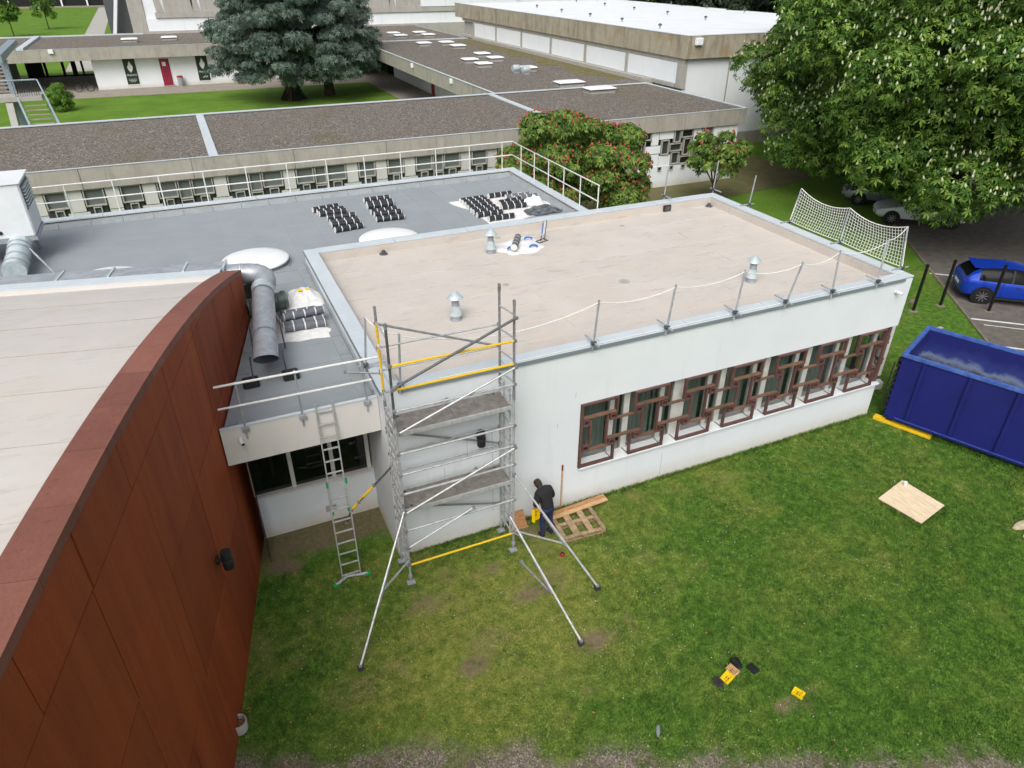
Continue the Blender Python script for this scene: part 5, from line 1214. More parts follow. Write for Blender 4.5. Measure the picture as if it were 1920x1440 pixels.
for z in (4.02, 2.08):     # platforms
    pf = MB().bbox(X1+.06, X2-.06, Yn+.05, Yf-.06, z-.02, z+.012, .006).build('platform_deck', MT['deck'], sc)
    for y in (Yn+.02, Yf-.045): MB().bbox(X1+.05, X2-.05, y-.012, y+.028, z-.075, z+.02, .008).build('deck_frame', MT['alu'], pf)
    for x, y in ((X1+.2,Yf-.12),(X2-.2,Yf-.12),(X1+.2,Yn+.12)): MB().lathe((x,y,z+.013), [(.025,0),(.025,.004)], 10).build('deck_hole', MT['black_matt'], pf)
    MB().box(X1+1.24, X1+1.246, Yn+.06, Yf-.07, z+.0125, z+.015).build('deck_joint', MT['rubber'], pf)
for x in (X1, X2):
    for y in (Yn, Yf):
        MB().tube((x,y,.05), (x,y,.3), .018, 8).build('jack_screw', MT['galv'], sc, True); MB().bbox(x-.09, x+.09, y-.07, y+.07, .006, .05, .01).build('base_plate', MT['galv'], sc); MB().tube((x,y,.2), (x,y,.27), .045, 8).build('jack_nut', MT['galv'], sc)
def outrig(p, foot, elbow_from, f=.62, m_='alu'):
    p, ft = Vector(p), Vector(foot); brace(p, ft+Vector((0,0,.1)), m_, .024, 'outrigger')
    MB().tube(p.lerp(ft, .35), p.lerp(ft, .62), .028, 10).build('outrigger_sleeve', MT['alu_worn'], sc, True)
    MB().bbox(ft.x-.06, ft.x+.06, ft.y-.06, ft.y+.06, .005, .1, .015).build('rubber_foot', MT['rubber'], sc)
    if elbow_from: brace(elbow_from, p.lerp(ft, f), 'alu', .022, 'outrigger')
outrig((X1,Yn-.04,2.15), (-1.55,-2.63,0), (X1,Yn-.04,.75), .52)
outrig((X2,Yn-.04,2.3), (3.68,-2.73,0), (X2+.02,Yn-.04,.65), .6)
outrig((X2-.32,Yn-.5,1.6), (2.65,-3.86,0), None)
brace((2.2,-1.95,.72), (2.45,-2.75,.55), 'alu_worn', .022, 'outrigger')
brace((X2-.02,Yn-.02,.6), (2.33,-1.65,1.15), 'alu', .02, 'outrigger')
brace((X1,Yf,2.75), (X1-.75,.0,1.9), 'steel_dark', .024, 'outrigger'); brace((X1-.40,-.08,2.3), (X1-.92,.05,1.7), 'yellow_paint', .03, 'outrigger')
brace((X1-.92,.05,1.7), (X1-1.05,.1,1.35), 'steel_dark', .022, 'outrigger')
brace((X1,Yf+.02,5.0), (X1-.62,Yf+.35,5.0), 'alu_worn', .022, 'wall_tie')
# ---------------------------------------------------------------- ladder
ld = thing('extension_ladder', 'two-section aluminium ladder with green caps leaning on the cream fascia', 'ladder', (-1.15, -.2, 0))
def lrail(xa, xb, p, q, w, mat='alu'):
    p, q = Vector(p), Vector(q); d_ = (q-p).normalized(); nn = d_.cross(Vector((1,0,0))).normalized()
    M = Matrix(((1,nn.x,d_.x,p.x),(0,nn.y,d_.y,p.y),(0,nn.z,d_.z,p.z),(0,0,0,1)))
    return M, (q-p).length
B0, T0 = Vector((-1.17,-.25,.06)), Vector((-1.10,.36,4.30))
for sec, (f0, f1, off, wd) in enumerate(((0,.56,0,.40),(.40,1.0,.05,.335))):
    p, q = B0.lerp(T0, f0), B0.lerp(T0, f1); M, ln_ = lrail(0, 0, p, q, .4)
    for s in (-1, 1): MB().bbox(s*wd/2-.012, s*wd/2+.012, off-.03, off+.03, 0, ln_, .004, M).build('rail', MT['alu'], ld)
    z = .12
    while z < ln_-.05:
        MB().bbox(-wd/2+.012, wd/2-.012, off-.016, off+.016, z-.016, z+.016, .006, M).build('rung', MT['alu'], ld); z += .28
    for s in (-1, 1): MB().bbox(s*wd/2-.02, s*wd/2+.02, off-.034, off+.034, (ln_-.02) if sec == 0 else -.04, (ln_+.1) if sec == 0 else .06, .006, M).build('end_cap', MT['green_plastic'], ld)
MB().path([(-1.53,-.32,.05),(-1.25,-.18,.075),(-.82,-.25,.05)], .032, 8).build('stabiliser_bar', MT['alu'], ld)
for x, y in ((-1.53,-.32),(-.82,-.25)): MB().bbox(x-.07, x+.07, y-.05, y+.05, .006, .07, .015).build('stabiliser_foot', MT['green_plastic'], ld)

# ---------------------------------------------------------------- worker
def skin_mesh(name, pts, edges, rad, mat, parent, root=0, sub=2):
    me = bpy.data.meshes.new(name); me.from_pydata([tuple(p) for p in pts], edges, []); o = bpy.data.objects.new(name, me); COL.objects.link(o)
    mo = o.modifiers.new('Skin', 'SKIN'); mo.use_smooth_shade = True
    for i, r in enumerate(rad):
        sv = me.skin_vertices[0].data[i]; sv.radius = r if isinstance(r, tuple) else (r, r); sv.use_root = (i == root)
    s = o.modifiers.new('Subdivision', 'SUBSURF'); s.levels = sub; s.render_levels = sub
    me.materials.append(mat); o.parent = parent; return o
pe = thing('person', 'person in black top and dark jeans bending towards the white wall, holding a yellow frame', 'person', (3.42, -.72, .01))
def hand(pts, edges, rad, wi, w, fwd, side, curl):
    """palm, four fingers and a thumb from wrist index wi"""
    w = Vector(w); fwd = Vector(fwd).normalized(); side = Vector(side).normalized(); nn = Vector(curl).normalized()
    pts.append(w+fwd*.075); rad.append((.034, .02)); edges.append((wi, len(pts)-1)); pi_ = len(pts)-1
    for k, (o_, ln_) in enumerate(((-.03,.065),(-.01,.078),(.01,.072),(.03,.056))):
        a = w+fwd*.095+side*o_; b = a+fwd*ln_*.5+nn*.012; c = b+fwd*ln_*.25+nn*.035
        i = len(pts); pts += [a, b, c]; rad += [.011, .0095, .008]; edges += [(pi_, i), (i, i+1), (i+1, i+2)]
    i = len(pts); pts += [w+fwd*.04-side*.035, w+fwd*.085-side*.055+nn*.02]; rad += [.013, .009]; edges += [(pi_, i), (i, i+1)]
P_ = [(0,-.06,.92),(0,.02,1.1),(0,.15,1.28),(0,.25,1.36),(0,.29,1.39),(0,.36,1.41),(0,.41,1.42),(-.1,-.02,.88),(-.11,.04,.48),(-.12,-.03,.09),(-.13,.13,.045),(.1,-.02,.88),(.12,.0,.48),(.13,-.06,.09),(.15,.10,.045),
      (-.19,.14,1.33),(-.27,.10,1.07),(-.27,.17,.84),(.19,.14,1.33),(.29,.12,1.07),(.22,.30,.92)]
E_ = [(0,1),(1,2),(2,3),(3,4),(4,5),(5,6),(0,7),(7,8),(8,9),(9,10),(0,11),(11,12),(12,13),(13,14),(2,15),(15,16),(16,17),(2,18),(18,19),(19,20)]
R_ = [(.12,.09),(.11,.08),(.12,.08),(.055,.055),(.058,.058),(.085,.1),(.075,.085),.055,.045,.03,.022,.055,.045,.03,.022,.06,.045,.03,.06,.045,.03]
P_ = [Vector(p) for p in P_]
hand(P_, E_, R_, 17, P_[17], (.1,.18,-1), (0,1,0), (.6,.2,0)); hand(P_, E_, R_, 20, P_[20], (-.3,.5,-.8), (1,.3,0), (-.2,-.3,-.2))
skin_mesh('body', P_, E_, R_, MT['skin'], pe)
skin_mesh('shirt', [(0,-.04,.91),(0,-.02,.99),(0,.03,1.11),(0,.13,1.29),(0,.20,1.375),(-.19,.14,1.335),(-.275,.10,1.07),(-.275,.12,.98),(.19,.14,1.335),(.295,.12,1.07),(.28,.16,1.01)], [(0,1),(1,2),(2,3),(3,4),(3,5),(5,6),(6,7),(3,8),(8,9),(9,10)], [(.18,.155),(.185,.155),(.19,.15),(.215,.165),(.12,.115),.105,.08,.068,.105,.08,.068], MT['shirt'], pe)
skin_mesh('jeans', [(0,-.05,1.01),(0,-.04,.92),(-.1,-.02,.84),(-.115,.03,.48),(-.12,-.03,.07),(.1,-.02,.84),(.12,.0,.48),(.13,-.06,.07)], [(0,1),(1,2),(2,3),(3,4),(1,5),(5,6),(6,7)], [(.165,.135),(.17,.14),.11,.08,.066,.105,.08,.066], MT['jeans'], pe)
skin_mesh('belt', [(-.14,-.03,.965),(0,-.035,.97),(.14,-.03,.965)], [(0,1),(1,2)], [(.03,.1),(.03,.135),(.03,.1)], simple('teal_belt', srgb(38,120,112), None), pe, 1)
for s, y in ((-1,-.03),(1,-.06)): skin_mesh('shoe', [(s*.125,y-.05,.05),(s*.13,y+.06,.05),(s*.135,y+.17,.04)], [(0,1),(1,2)], [(.05,.06),(.055,.055),(.045,.038)], MT['shoe'], pe)
mb = MB(); c = Vector((0,.36,1.435))
mb.lathe((0,0,0), [(.02,.128),(.06,.118),(.09,.09),(.103,.04),(.1,-.02),(.09,-.07),(.07,-.1)], 18, None)
hr = Matrix.Translation(c) @ Matrix.Rotation(R(-58), 4, 'X') @ Matrix.Diagonal((.92,1.05,1,1)); mb.v = [tuple(hr @ Vector(v)) for v in mb.v]
o = MB().add(mb.v, mb.f); me = o.build('hair', MT['hair'], None, True); me.parent = pe
for s in (-1, 1): x = MB().lathe((s*.09,.395,1.40), [(.012,-.03),(.025,0),(.012,.03)], 8); e_ = x.build('ear', MT['skin'], None, True); e_.parent = pe
# facial features, turned to the wall
for s in (-1, 1):
    e_ = MB().lathe((s*.032,.47,1.385), [(.004,-.012),(.013,0),(.004,.012)], 8).build('eye', MT['white_paint'], None, True); e_.parent = pe
n_ = MB().add([(-.014,.465,1.355),(.014,.465,1.355),(0,.49,1.34),(0,.475,1.39)], [(0,1,2),(0,2,3),(1,3,2),(0,3,1)]).build('nose', MT['skin'], None); n_.parent = pe
n_ = MB().bbox(-.024,.024,.44,.452,1.315,1.325,.003).build('mouth', simple('lip', srgb(160,90,84), None), None); n_.parent = pe
pe.rotation_euler = (0, 0, R(14)); pe.scale = (.93, .93, .93)
# ---------------------------------------------------------------- things round the worker
def scaf_frame(name, loc, deg, mat, label, tilt=(0,0), s=1.0, group=None):
    """moulded plastic corner protector: ribbed tray with slots and a notched rim"""
    t = thing(name, label, 'edge protector', (0,0,0), group)
    w, l, h = .15*s, .19*s, .06*s
    mb = MB(); mb.bbox(-w/2, w/2, -l/2, l/2, 0, .012, .004); mb.bbox(-w/2, -w/2+.014, -l/2, l/2, .012, h, .004); mb.bbox(w/2-.014, w/2, -l/2, l/2, .012, h*.8, .004); mb.bbox(-w/2+.014, w/2-.014, l/2-.014, l/2, .012, h, .004); mb.build('tray', MT[mat], t)
    for k in range(3): MB().bbox(-w/2+.014, w/2-.014, -l/2+.03+k*.05*s, -l/2+.042+k*.05*s, .012, h*.6, .003).build('rib', MT[mat], t)
    for k in range(2): MB().bbox(-.03+k*.045, -.012+k*.045, -.03*s, .05*s, .0125, .016, .001).build('slot', MT['black_matt'], t)
    t.location = loc; t.rotation_euler = (R(tilt[0]), R(tilt[1]), R(deg)); return t
scaf_frame('edge_protector', (4.62,-5.72,.02), 35, 'rubber', 'dark grey plastic frame left of the yellow one in the lawn cluster', (12,0), 1.1)
scaf_frame('edge_protector', (4.83,-5.72,.05), 100, 'yellow_plastic', 'bright yellow plastic frame within the cluster on the lawn', (-20,8), 1.2)
scaf_frame('edge_protector', (5.02,-5.62,.03), 15, 'plank', 'tan plastic frame in the cluster on the lawn', (6,0), 1.15)
scaf_frame('edge_protector', (5.2,-5.52,.02), -15, 'black', 'black plastic frame behind the tan one on the lawn', (0,8), 1.15)
scaf_frame('edge_protector', (5.42,-5.75,.02), 10, 'black', 'black plastic frame lying alone right of the cluster', (0,0), 1.05)
scaf_frame('edge_protector', (5.84,-6.52,.02), 25, 'yellow_plastic', 'single yellow plastic frame lying alone on the lawn', (0,-5), 1.1)
yf = scaf_frame('edge_protector', (3.17,-.62,.64), 20, 'yellow_plastic', 'yellow plastic frame hanging from the hand of the worker', (75,10), 1.6)
t = thing('leaning_board', 'short orange brown board leaning against the white wall behind the scaffold', 'board', (2.95,-.12,0))
mb = MB(); mb.add([(2.7,-.28,.0),(3.15,-.22,.0),(3.12,-.02,.34),(2.72,-.02,.34),(2.7,-.31,.01),(3.15,-.25,.01),(3.12,-.05,.35),(2.72,-.05,.35)], [(0,1,2,3),(7,6,5,4),(0,4,5,1),(1,5,6,2),(2,6,7,3),(3,7,4,0)]); mb.build('board_face', MT['plank_orange'], t)
MB().box(2.7,3.15,-.32,-.285,.005,.03).build('edge_batten', MT['plank'], t)
t = thing('wooden_stake', 'thin upright wooden stake with dark tip against the white wall', 'stake', (4.18,-.05,0))
MB().box(4.165,4.195,-.04,-.008,.01,1.2).build('shaft', MT['plank'], t); MB().box(4.164,4.196,-.041,-.007,1.2,1.36).build('tip', MT['corten'], t)
pa = thing('pallet', 'weathered wooden pallet lying on the lawn at the foot of the white wall', 'pallet', (4.25,-.72,0))
MP = rotz(R(-4), (4.25,-.72,0))
for k, y in enumerate((-1.17,-.72,-.27)):
    MB().box(3.7,4.8,y-.05,y+.05,.012,.03,MP).build('bottom_board', MT['pallet'], pa)
    for x in (3.76,4.25,4.74): MB().box(x-.06,x+.06,y-.05,y+.05,.0305,.11,MP).build('block', MT['pallet'], pa)
    MB().box(3.7,4.8,y-.05,y+.05,.1105,.13,MP).build('stringer_board', MT['pallet'], pa)
for k, (x, w_) in enumerate(((3.74,.10),(4.07,.17),(4.44,.15),(4.75,.10))): MB().box(x-w_/2,x+w_/2,-1.22,-.22,.1305,.152,MP).build('deck_board', MT['pallet'], pa)
for k, (y, z, lb) in enumerate(((-.27,.153,'orange pine plank lying on the pallet next to the wall'),(-.40,.153,'second pine plank on the pallet, nearer the lawn'))):
    t = thing('plank', lb, 'plank', (4.5,y,z)); MQ = rotz(R(3), (4.5,y,0))
    MB().bbox(3.72,5.32,y-.06,y+.06,z,z+.035,.004,MQ).build('plank_body', MT['plank_orange' if k == 0 else 'plank'], t); MB().box(5.3205,5.324,y-.055,y+.055,z+.003,z+.032,MQ).build('end_grain', MT['corten_cap'], t)
bd = thing('timber_board', 'pale square timber board on battens lying on the lawn before the skip', 'board', (12.4,-3.5,0))
bp = [Vector((11.74,-3.07,0)), Vector((12.92,-2.79,0)), Vector((13.05,-3.95,0)), Vector((11.95,-4.18,0))]
for k in range(4):
    f0, f1 = k/4+.003, (k+1)/4-.003
    a, b = bp[0].lerp(bp[1], f0), bp[0].lerp(bp[1], f1); c_, d_ = bp[3].lerp(bp[2], f1), bp[3].lerp(bp[2], f0)
    MB().prism([tuple(v[:2]) for v in (a, b, c_, d_)], 2, .06, .085).build('plank', MT['ply'], bd)
for f in (.12, .5, .88):
    a, b = bp[0].lerp(bp[3], f-.03), bp[1].lerp(bp[2], f-.03); c_, d_ = bp[1].lerp(bp[2], f+.03), bp[0].lerp(bp[3], f+.03)
    MB().prism([tuple(v[:2]) for v in (a, b, c_, d_)], 2, .005, .0595).build('batten', MT['plank_orange'], bd)
t = thing('white_cup', 'tiny white cup lying on the timber board', 'cup', (12.78,-2.98,.09)); MB().lathe((12.78,-2.98,.086), [(.03,0),(.045,.1),(.045,.11)], 12).build('cup_body', MT['white_paint'], t, True); MB().lathe((12.78,-2.98,.1965), [(.048,0),(.048,.008)], 12).build('cup_rim', MT['white_paint'], t)
for k, (x, y, a) in enumerate(((14.2,-5.2,10),(14.15,-5.5,-15))):
    t = thing('stone_slab', 'pale elongated stone at the right edge of the lawn, %s' % ('upper' if k == 0 else 'lower'), 'stone', (x,y,0)); mb = MB().lathe((0,0,0), [(.3,0),(.34,.03),(.3,.07),(.12,.09)], 9); o = MB().add([(x+v[0]*1.0, y+v[1]*.35, v[2]) for v in mb.v], mb.f).build('stone_body', MT['stone'], t, True)
t = thing('red_lantern', 'tiny red and black disc lying on the lawn by the scaffold', 'disc', (3.46,-1.5,0)); MB().lathe((3.46,-1.5,.01), [(.06,0),(.06,.04),(.03,.06)], 12).build('disc_body', MT['red_frame'], t); MB().lathe((3.46,-1.5,.0705), [(.025,0),(.025,.02)], 10).build('knob', MT['black'], t)
t = thing('plastic_bottle', 'crushed clear grey plastic bottle on the edge of the lawn', 'bottle', (3.1,-6.1,0)); Mb = Matrix.Rotation(R(88),3,'X') @ Matrix.Identity(3); MR = Matrix.Rotation(R(-35),3,'Z')
MB().lathe((3.05,-6.0,.045), [(.03,0),(.042,.03),(.04,.15),(.018,.2),(.015,.23)], 12, MR @ Mb).build('bottle_body', clear_glass('clear_plastic', srgb(150,160,160), .6), t, True); MB().lathe(Vector((3.05,-6.0,.045))+MR @ Mb @ Vector((0,0,.231)), [(.017,0),(.017,.025)], 10, MR @ Mb).build('bottle_cap', MT['rubber'], t)
bk = thing('ash_bucket', 'small pale grey bucket of butts standing against the rusty wall', 'bucket', (-3.82,-3.0,0))
MB().lathe((-3.82,-3.0,.01), [(.11,0),(.13,.02),(.145,.26),(.14,.27),(.125,.262),(.115,.05)], 24, caps=False).build('bucket_body', MT['pale_concrete'], bk, True); MB().lathe((-3.82,-3.0,.02), [(.118,0),(.128,.14),(.02,.15)], 18).build('sand_fill', MT['soil'], bk, True)
for k in range(6): a = k*1.05; MB().box(-3.82+.06*math.cos(a)-.02,-3.82+.06*math.cos(a)+.02,-3.0+.06*math.sin(a)-.006,-3.0+.06*math.sin(a)+.006,.172,.184).build('butt', MT['leaf_dry'], bk)
mb = MB()
for k in range(46):
    x, y = (random.gauss(-3.7,.18), random.gauss(-2.75,.18)) if k < 12 else (random.uniform(-3.2,6), random.uniform(-6,-1)); a = random.random()*6; s = random.uniform(.015,.035)
    if x < -3.12+.215*y: continue
    mb.add([(x+s*math.cos(a),y+s*math.sin(a),.05),(x-s*.5*math.sin(a),y+s*.5*math.cos(a),.056),(x-s*math.cos(a),y-s*math.sin(a),.05),(x+s*.5*math.sin(a),y-s*.5*math.cos(a),.058)], [(0,1,2,3)])
stuff(tag(mb.build('dry_leaves', MT['leaf_dry']), 'few dry brown leaves scattered on the lawn', 'leaves'))

# ---------------------------------------------------------------- skip container
kp_ = Vector((14.84,-.46,0)); ld_ = Vector((.40,-.9165,0)).normalized(); lw = Vector((-ld_.y, ld_.x, 0)); MS = frame(kp_, ld_, lw)
skp = thing('skip_container', 'big dark blue open-topped steel skip standing on the lawn', 'skip', tuple(kp_+ld_*3+lw*1.2))
SL, SW, SH, sb0 = 6.2, 2.38, 2.22, .2
mb = MB(); mb.box(.06,SL,0,.06,sb0,SH,MS); mb.box(.06,SL,SW-.06,SW,sb0,SH,MS); mb.box(0,.06,0,SW,sb0,SH,MS); mb.box(SL,SL+.06,0,SW,sb0,SH,MS); mb.build('side_wall', MT['skip_blue'], skp)
MB().box(.06,SL,.06,SW-.06,sb0,sb0+.06,MS).build('floor', MT['skip_floor'], skp)
mb = MB(); mb.box(.062,SL-.002,SW-.075,SW-.061,sb0+.061,SH-.03,MS); mb.box(.062,SL-.002,.061,.075,sb0+.061,SH-.03,MS); mb.box(.061,.075,.08,SW-.08,sb0+.061,SH-.03,MS); mb.build('inner_lining', MT['skip_in'], skp)
for a in ((-.05,SL+.1,-.05,.07),(-.05,SL+.1,SW-.07,SW+.05)): MB().bbox(*a,SH-.02,SH+.09,.02,MS).build('top_rim', MT['skip_rim'], skp)
MB().bbox(-.05,.07,.071,SW-.071,SH-.02,SH+.085,.02,MS).build('top_rim', MT['skip_rim'], skp)
for k in range(5):
    x = .55+k*1.15; MB().bbox(x,x+.1,-.07,-.001,sb0+.12,SH-.03,.012,MS).build('side_rib', MT['skip_blue'], skp)
MB().bbox(.1,SL,-.10,-.001,sb0,sb0+.11,.02,MS).build('bottom_rail', MT['skip_blue'], skp); MB().box(.3,SL,-.105,-.1005,sb0+.085,sb0+.108,MS).build('worn_edge', MT['skip_rim'], skp)
for k in range(3): MB().bbox(-.12,-.06,.12+k*.98,.30+k*.98,SH-.35,SH-.15,.02,MS).build('hinge', MT['skip_blue'], skp)
for k in range(4): MB().bbox(-.09,-.001,.15+k*.62,.25+k*.62,sb0+.1,SH-.1,.015,MS).build('door_rib', MT['skip_blue'], skp)
for k in range(9): MB().bbox(-.10,-.001,-.03,.09,sb0+.25+k*.2,sb0+.33+k*.2,.012,MS).build('latch', MT['black'], skp)
MB().path([MS @ Vector(p) for p in ((-.14,-.08,.55),(-.16,-.09,1.3),(-.15,-.07,2.0))], .02, 6).build('latch_rod', MT['black'], skp)
for y in (.35, SW-.55): MB().bbox(.0,SL,y,y+.16,.05,sb0-.001,.01,MS).build('skid', MT['skip_blue'], skp)
for x in (.15,): MB().tube(MS @ Vector((x,.02,.11)), MS @ Vector((x,.5,.11)), .1, 16).build('roller', MT['rubber'], skp)
t = thing('yellow_beam', 'yellow painted timber beam under the near edge of the skip', 'beam', tuple(kp_)); MB().bbox(-.25,1.35,-.12,.12,.008,.085,.012,MS).build('beam_body', MT['yellow_paint'], t); MB().bbox(-.252,-.05,-.125,.125,.0855,.10,.006,MS).build('beam_plate', MT['yellow_paint'], t)
t = thing('concrete_block', 'pale concrete block lying behind the end of the skip', 'block', (16.0,1.1,0)); MB().bbox(15.6,16.35,.95,1.2,.008,.3,.03,rotz(R(-25),(16,1.1,0))).build('block_body', MT['far_white'], t); MB().box(15.8,16.1,1.02,1.1,.3005,.305,rotz(R(-25),(16,1.1,0))).build('block_slot', MT['concrete'], t)
t = thing('concrete_block', 'pale slab lying in the grass behind the skip rim near the kerb', 'block', (21.6,3.0,0)); MB().bbox(21.2,21.7,2.85,3.1,.008,.10,.03).build('block_body', MT['far_white'], t); MB().box(21.3,21.8,2.95,3.1,.1405,.15).build('block_slot', MT['concrete'], t)
for (x, y), lb in (((22.3,4.68),'left of the three, standing in the grass'),((23.73,4.6),'middle of the three, standing in the grass'),((24.99,3.44),'right of the three, before the blue car')):
    t = thing('fence_post', 'tall black square fence post, '+lb, 'post', (x,y,0), 'black posts by the parking')
    MB().bbox(x-.045,x+.045,y-.045,y+.045,.02,1.93,.008).build('shaft', MT['black_matt'], t); MB().bbox(x-.05,x+.05,y-.05,y+.05,1.9305,1.95,.006).build('cap', MT['black_matt'], t)
    MB().lathe((x,y,.0), [(.19,.0),(.17,.02),(.1,.03)], 12).build('concrete_pad', MT['kerb'], t)
t = thing('rubble', 'pale broken slab beside the left black post', 'rubble', (22.9,5.3,0)); MB().bbox(22.7,23.15,5.15,5.35,.01,.06,.02,rotz(.5,(22.9,5.3,0))).build('slab', MT['kerb'], t); MB().bbox(22.62,22.75,5.35,5.47,.01,.06,.02).build('chunk', MT['kerb'], t)

# ---------------------------------------------------------------- cars
def car(name, loc, heading, paint, label, hatch=True, Lc=4.05):
    t = thing(name, label, 'car', (0,0,0)); hw = .875; hl = Lc/2
    #        x (rear -1 .. front 1), half width, sill z, belt z, roof z
    prof = [(-1.00,.62,.42,.62,.64),(-.985,.74,.34,.80,.86),(-.94,.82,.28,.90,1.02),(-.86,.85,.26,.94,1.20),(-.74,.87,.25,.95,1.36),(-.55,.875,.24,.94,1.42),(-.3,.88,.24,.93,1.445),(-.05,.88,.24,.92,1.435),(.12,.875,.24,.91,1.38),(.26,.87,.24,.90,1.22),(.40,.865,.24,.90,1.03),(.52,.86,.25,.88,.93),(.68,.85,.26,.83,.86),(.82,.82,.27,.76,.79),(.93,.74,.3,.68,.70),(.985,.62,.36,.58,.60),(1.0,.5,.42,.52,.54)]
    rows = []
    for f, w_, zs_, zb, zr in prof:
        x = f*hl; g = max(.0, min(1, (zr-zb)/.5)); rw = w_*(.97-.27*g)
        rows.append([(x, y_*s, z_) for s, seq in ((-1, ((0,zs_),(w_*.8,zs_),(w_*.97,zs_+.1),(w_,(zs_+zb)/2),(w_*.985,zb-.06),(w_*.95,zb),(w_*.95*.35+rw*.65,zb+(zr-zb)*.72),(rw*.86,zr-.015*g),(0,zr+.02*g))),) for y_, z_ in seq]
                    + [(x, y_, z_) for y_, z_ in ((rw*.86,zr-.015*g),(w_*.95*.35+rw*.65,zb+(zr-zb)*.72),(w_*.95,zb),(w_*.985,zb-.06),(w_,(zs_+zb)/2),(w_*.97,zs_+.1),(w_*.8,zs_))])
    nr = len(rows[0]); body = MB(); glass = {}
    allv = [p for r in rows for p in r]
    def isglass(j, i):
        f0, f1 = prof[j][0], prof[j+1][0]; m_ = (f0+f1)/2; side = i in (5, 6, 9, 10); top_ = i in (7, 8)
        if side and -.80 < m_ < .34: return 'side_window'
        if (top_ or side) and .12 <= f0 and f1 <= .42: return 'windscreen'
        if top_ and f0 >= -.95 and f1 <= -.72: return 'rear_window'
        return None
    bf = []; gf = {}
    for j in range(len(rows)-1):
        for i in range(nr):
            q_ = (j*nr+i, j*nr+(i+1) % nr, (j+1)*nr+(i+1) % nr, (j+1)*nr+i); k = isglass(j, i)
            if k: gf.setdefault(k+('l' if i < 8 else 'r' if k == 'side_window' else ''), []).append(q_)
            else: bf.append(q_)
    bf += [tuple(range(nr-1,-1,-1)), tuple(range((len(rows)-1)*nr, len(rows)*nr))]
    bo = MB().add(allv, bf).build('body', paint, t, True, auto=40)
    for k, fs in gf.items():
        used = sorted({i for f in fs for i in f}); mp = {u: i for i, u in enumerate(used)}
        MB().add([allv[u] for u in used], [tuple(mp[i] for i in f) for f in fs]).build(k.replace('windowl','window').replace('windowr','window').replace('windscreenl','windscreen').replace('rear_windowl','rear_window'), MT['car_glass'], t, True, auto=60)
    for s in (-1, 1):
        for x in (-hl+.80, hl-.76):
            wl = MB(); Rx = Matrix.Rotation(PI/2, 3, 'X'); wc = Vector((x, s*(hw-.09), .32))
            MB().lathe(wc, [(.40,-.125*1),(.40,.105)], 24, Rx).build('wheel_arch', MT['black_matt'], t)
            w0 = MB().lathe(wc, [(.22,-.135),(.29,-.13),(.315,-.1),(.315,.1),(.29,.13),(.22,.135)], 28, Rx, caps=False).build('tyre', MT['tyre'], t, True)
            mb = MB()
            for k in range(9): a = k*2*PI/9; M_ = Matrix.Translation(wc+Vector((0, s*.11, 0))) @ Matrix.Rotation(a, 4, 'Y'); mb.box(-.018,.018,-.015,.02,.04,.235,M_)
            mb.lathe(wc+Vector((0,s*.105,0)), [(.235,-.02),(.235,.02)], 24, Rx, caps=False); mb.lathe(wc+Vector((0,s*.12,0)), [(.055,-.02),(.055,.02)], 12, Rx); mb.build('rim', MT['rim'], w0)
            MB().lathe(wc+Vector((0,s*.06,0)), [(.23,-.01),(.23,.01)], 20, Rx).build('brake_disc', MT['black_matt'], w0)
        MB().bbox(-hl+.05,-hl+.3,s*.60-.16,s*.60+.16,.83,.92,.03, Matrix.Identity(4)).build('tail_light', MT['red_light'], t)
        MB().bbox(hl-.42,hl-.14,s*.60-.13,s*.60+.13,.66,.75,.03).build('headlight', MT['lamp_clear'], t)
        MB().bbox(.50,.64,s*.93-.06,s*.93+.06,.93,1.03,.03).build('mirror', paint, t); MB().box(-.15,.0,s*.885-.01,s*.885+.01,.78,.81).build('door_handle', MT['black'], t)
        MB().box(-.9,.95,s*.885-.012,s*.885+.012,.25,.33).build('sill_trim', MT['black'], t)
    for s in (-1, 1):
        for x in (-.62, .30): MB().box(x-.006, x+.006, s*.872-.012, s*.872+.012, .34, .93).build('door_seam', MT['black'], t)
        MB().add([(-.36,s*.80,.93),(-.28,s*.80,.93),(-.30,s*.635,1.40),(-.38,s*.635,1.40),(-.36,s*.84,.93),(-.28,s*.84,.93),(-.30,s*.675,1.41),(-.38,s*.675,1.41)], [(0,1,2,3),(7,6,5,4),(0,4,5,1),(1,5,6,2),(2,6,7,3),(3,7,4,0)]).build('door_pillar', MT['black_matt'], t)
    MB().bbox(-hl+.10,-hl+.16,-.62,.62,1.0,1.02,.005).build('tailgate_seam', MT['black'], t); MB().bbox(-hl+.30,-hl+.62,-.55,.55,1.36,1.40,.015).build('roof_spoiler', paint, t)
    MB().box(-hl-.012,-hl-.0,-.26,.26,.55,.66).build('number_plate', MT['print_white'], t); MB().box(hl-.002,hl+.012,-.26,.26,.38,.48).build('number_plate', MT['print_white'], t)
    MB().bbox(hl-.05,hl+.005,-.45,.45,.40,.54,.02).build('grille', MT['black_matt'], t); MB().bbox(-hl+.0,-hl+.06,-.5,.5,.30,.42,.02).build('rear_diffuser', MT['black'], t)
    MB().tube((-.9*1,.0,1.46), (-1.0,0,1.52), .01, 5).build('aerial', MT['black'], t)
    t.location = (*loc, .013); t.rotation_euler = (0,0,heading); return t
hd = math.atan2(-.65, .76)
car('parked_car', (26.82,3.95), hd, MT['car_blue'], 'bright blue hatchback parked at the right edge behind the skip')
car('parked_car', (31.9,12.5), hd+PI, MT['car_white'], 'white car parked under the chestnut, nearer of the two', Lc=4.35)
car('parked_car', (33.0,15.7), hd+PI, MT['car_grey'], 'pale car half hidden behind the white one under the chestnut', Lc=4.35)
car('parked_car', (-30.5,236), .9, MT['car_white'], 'distant white car at the far edge of the far lawn')

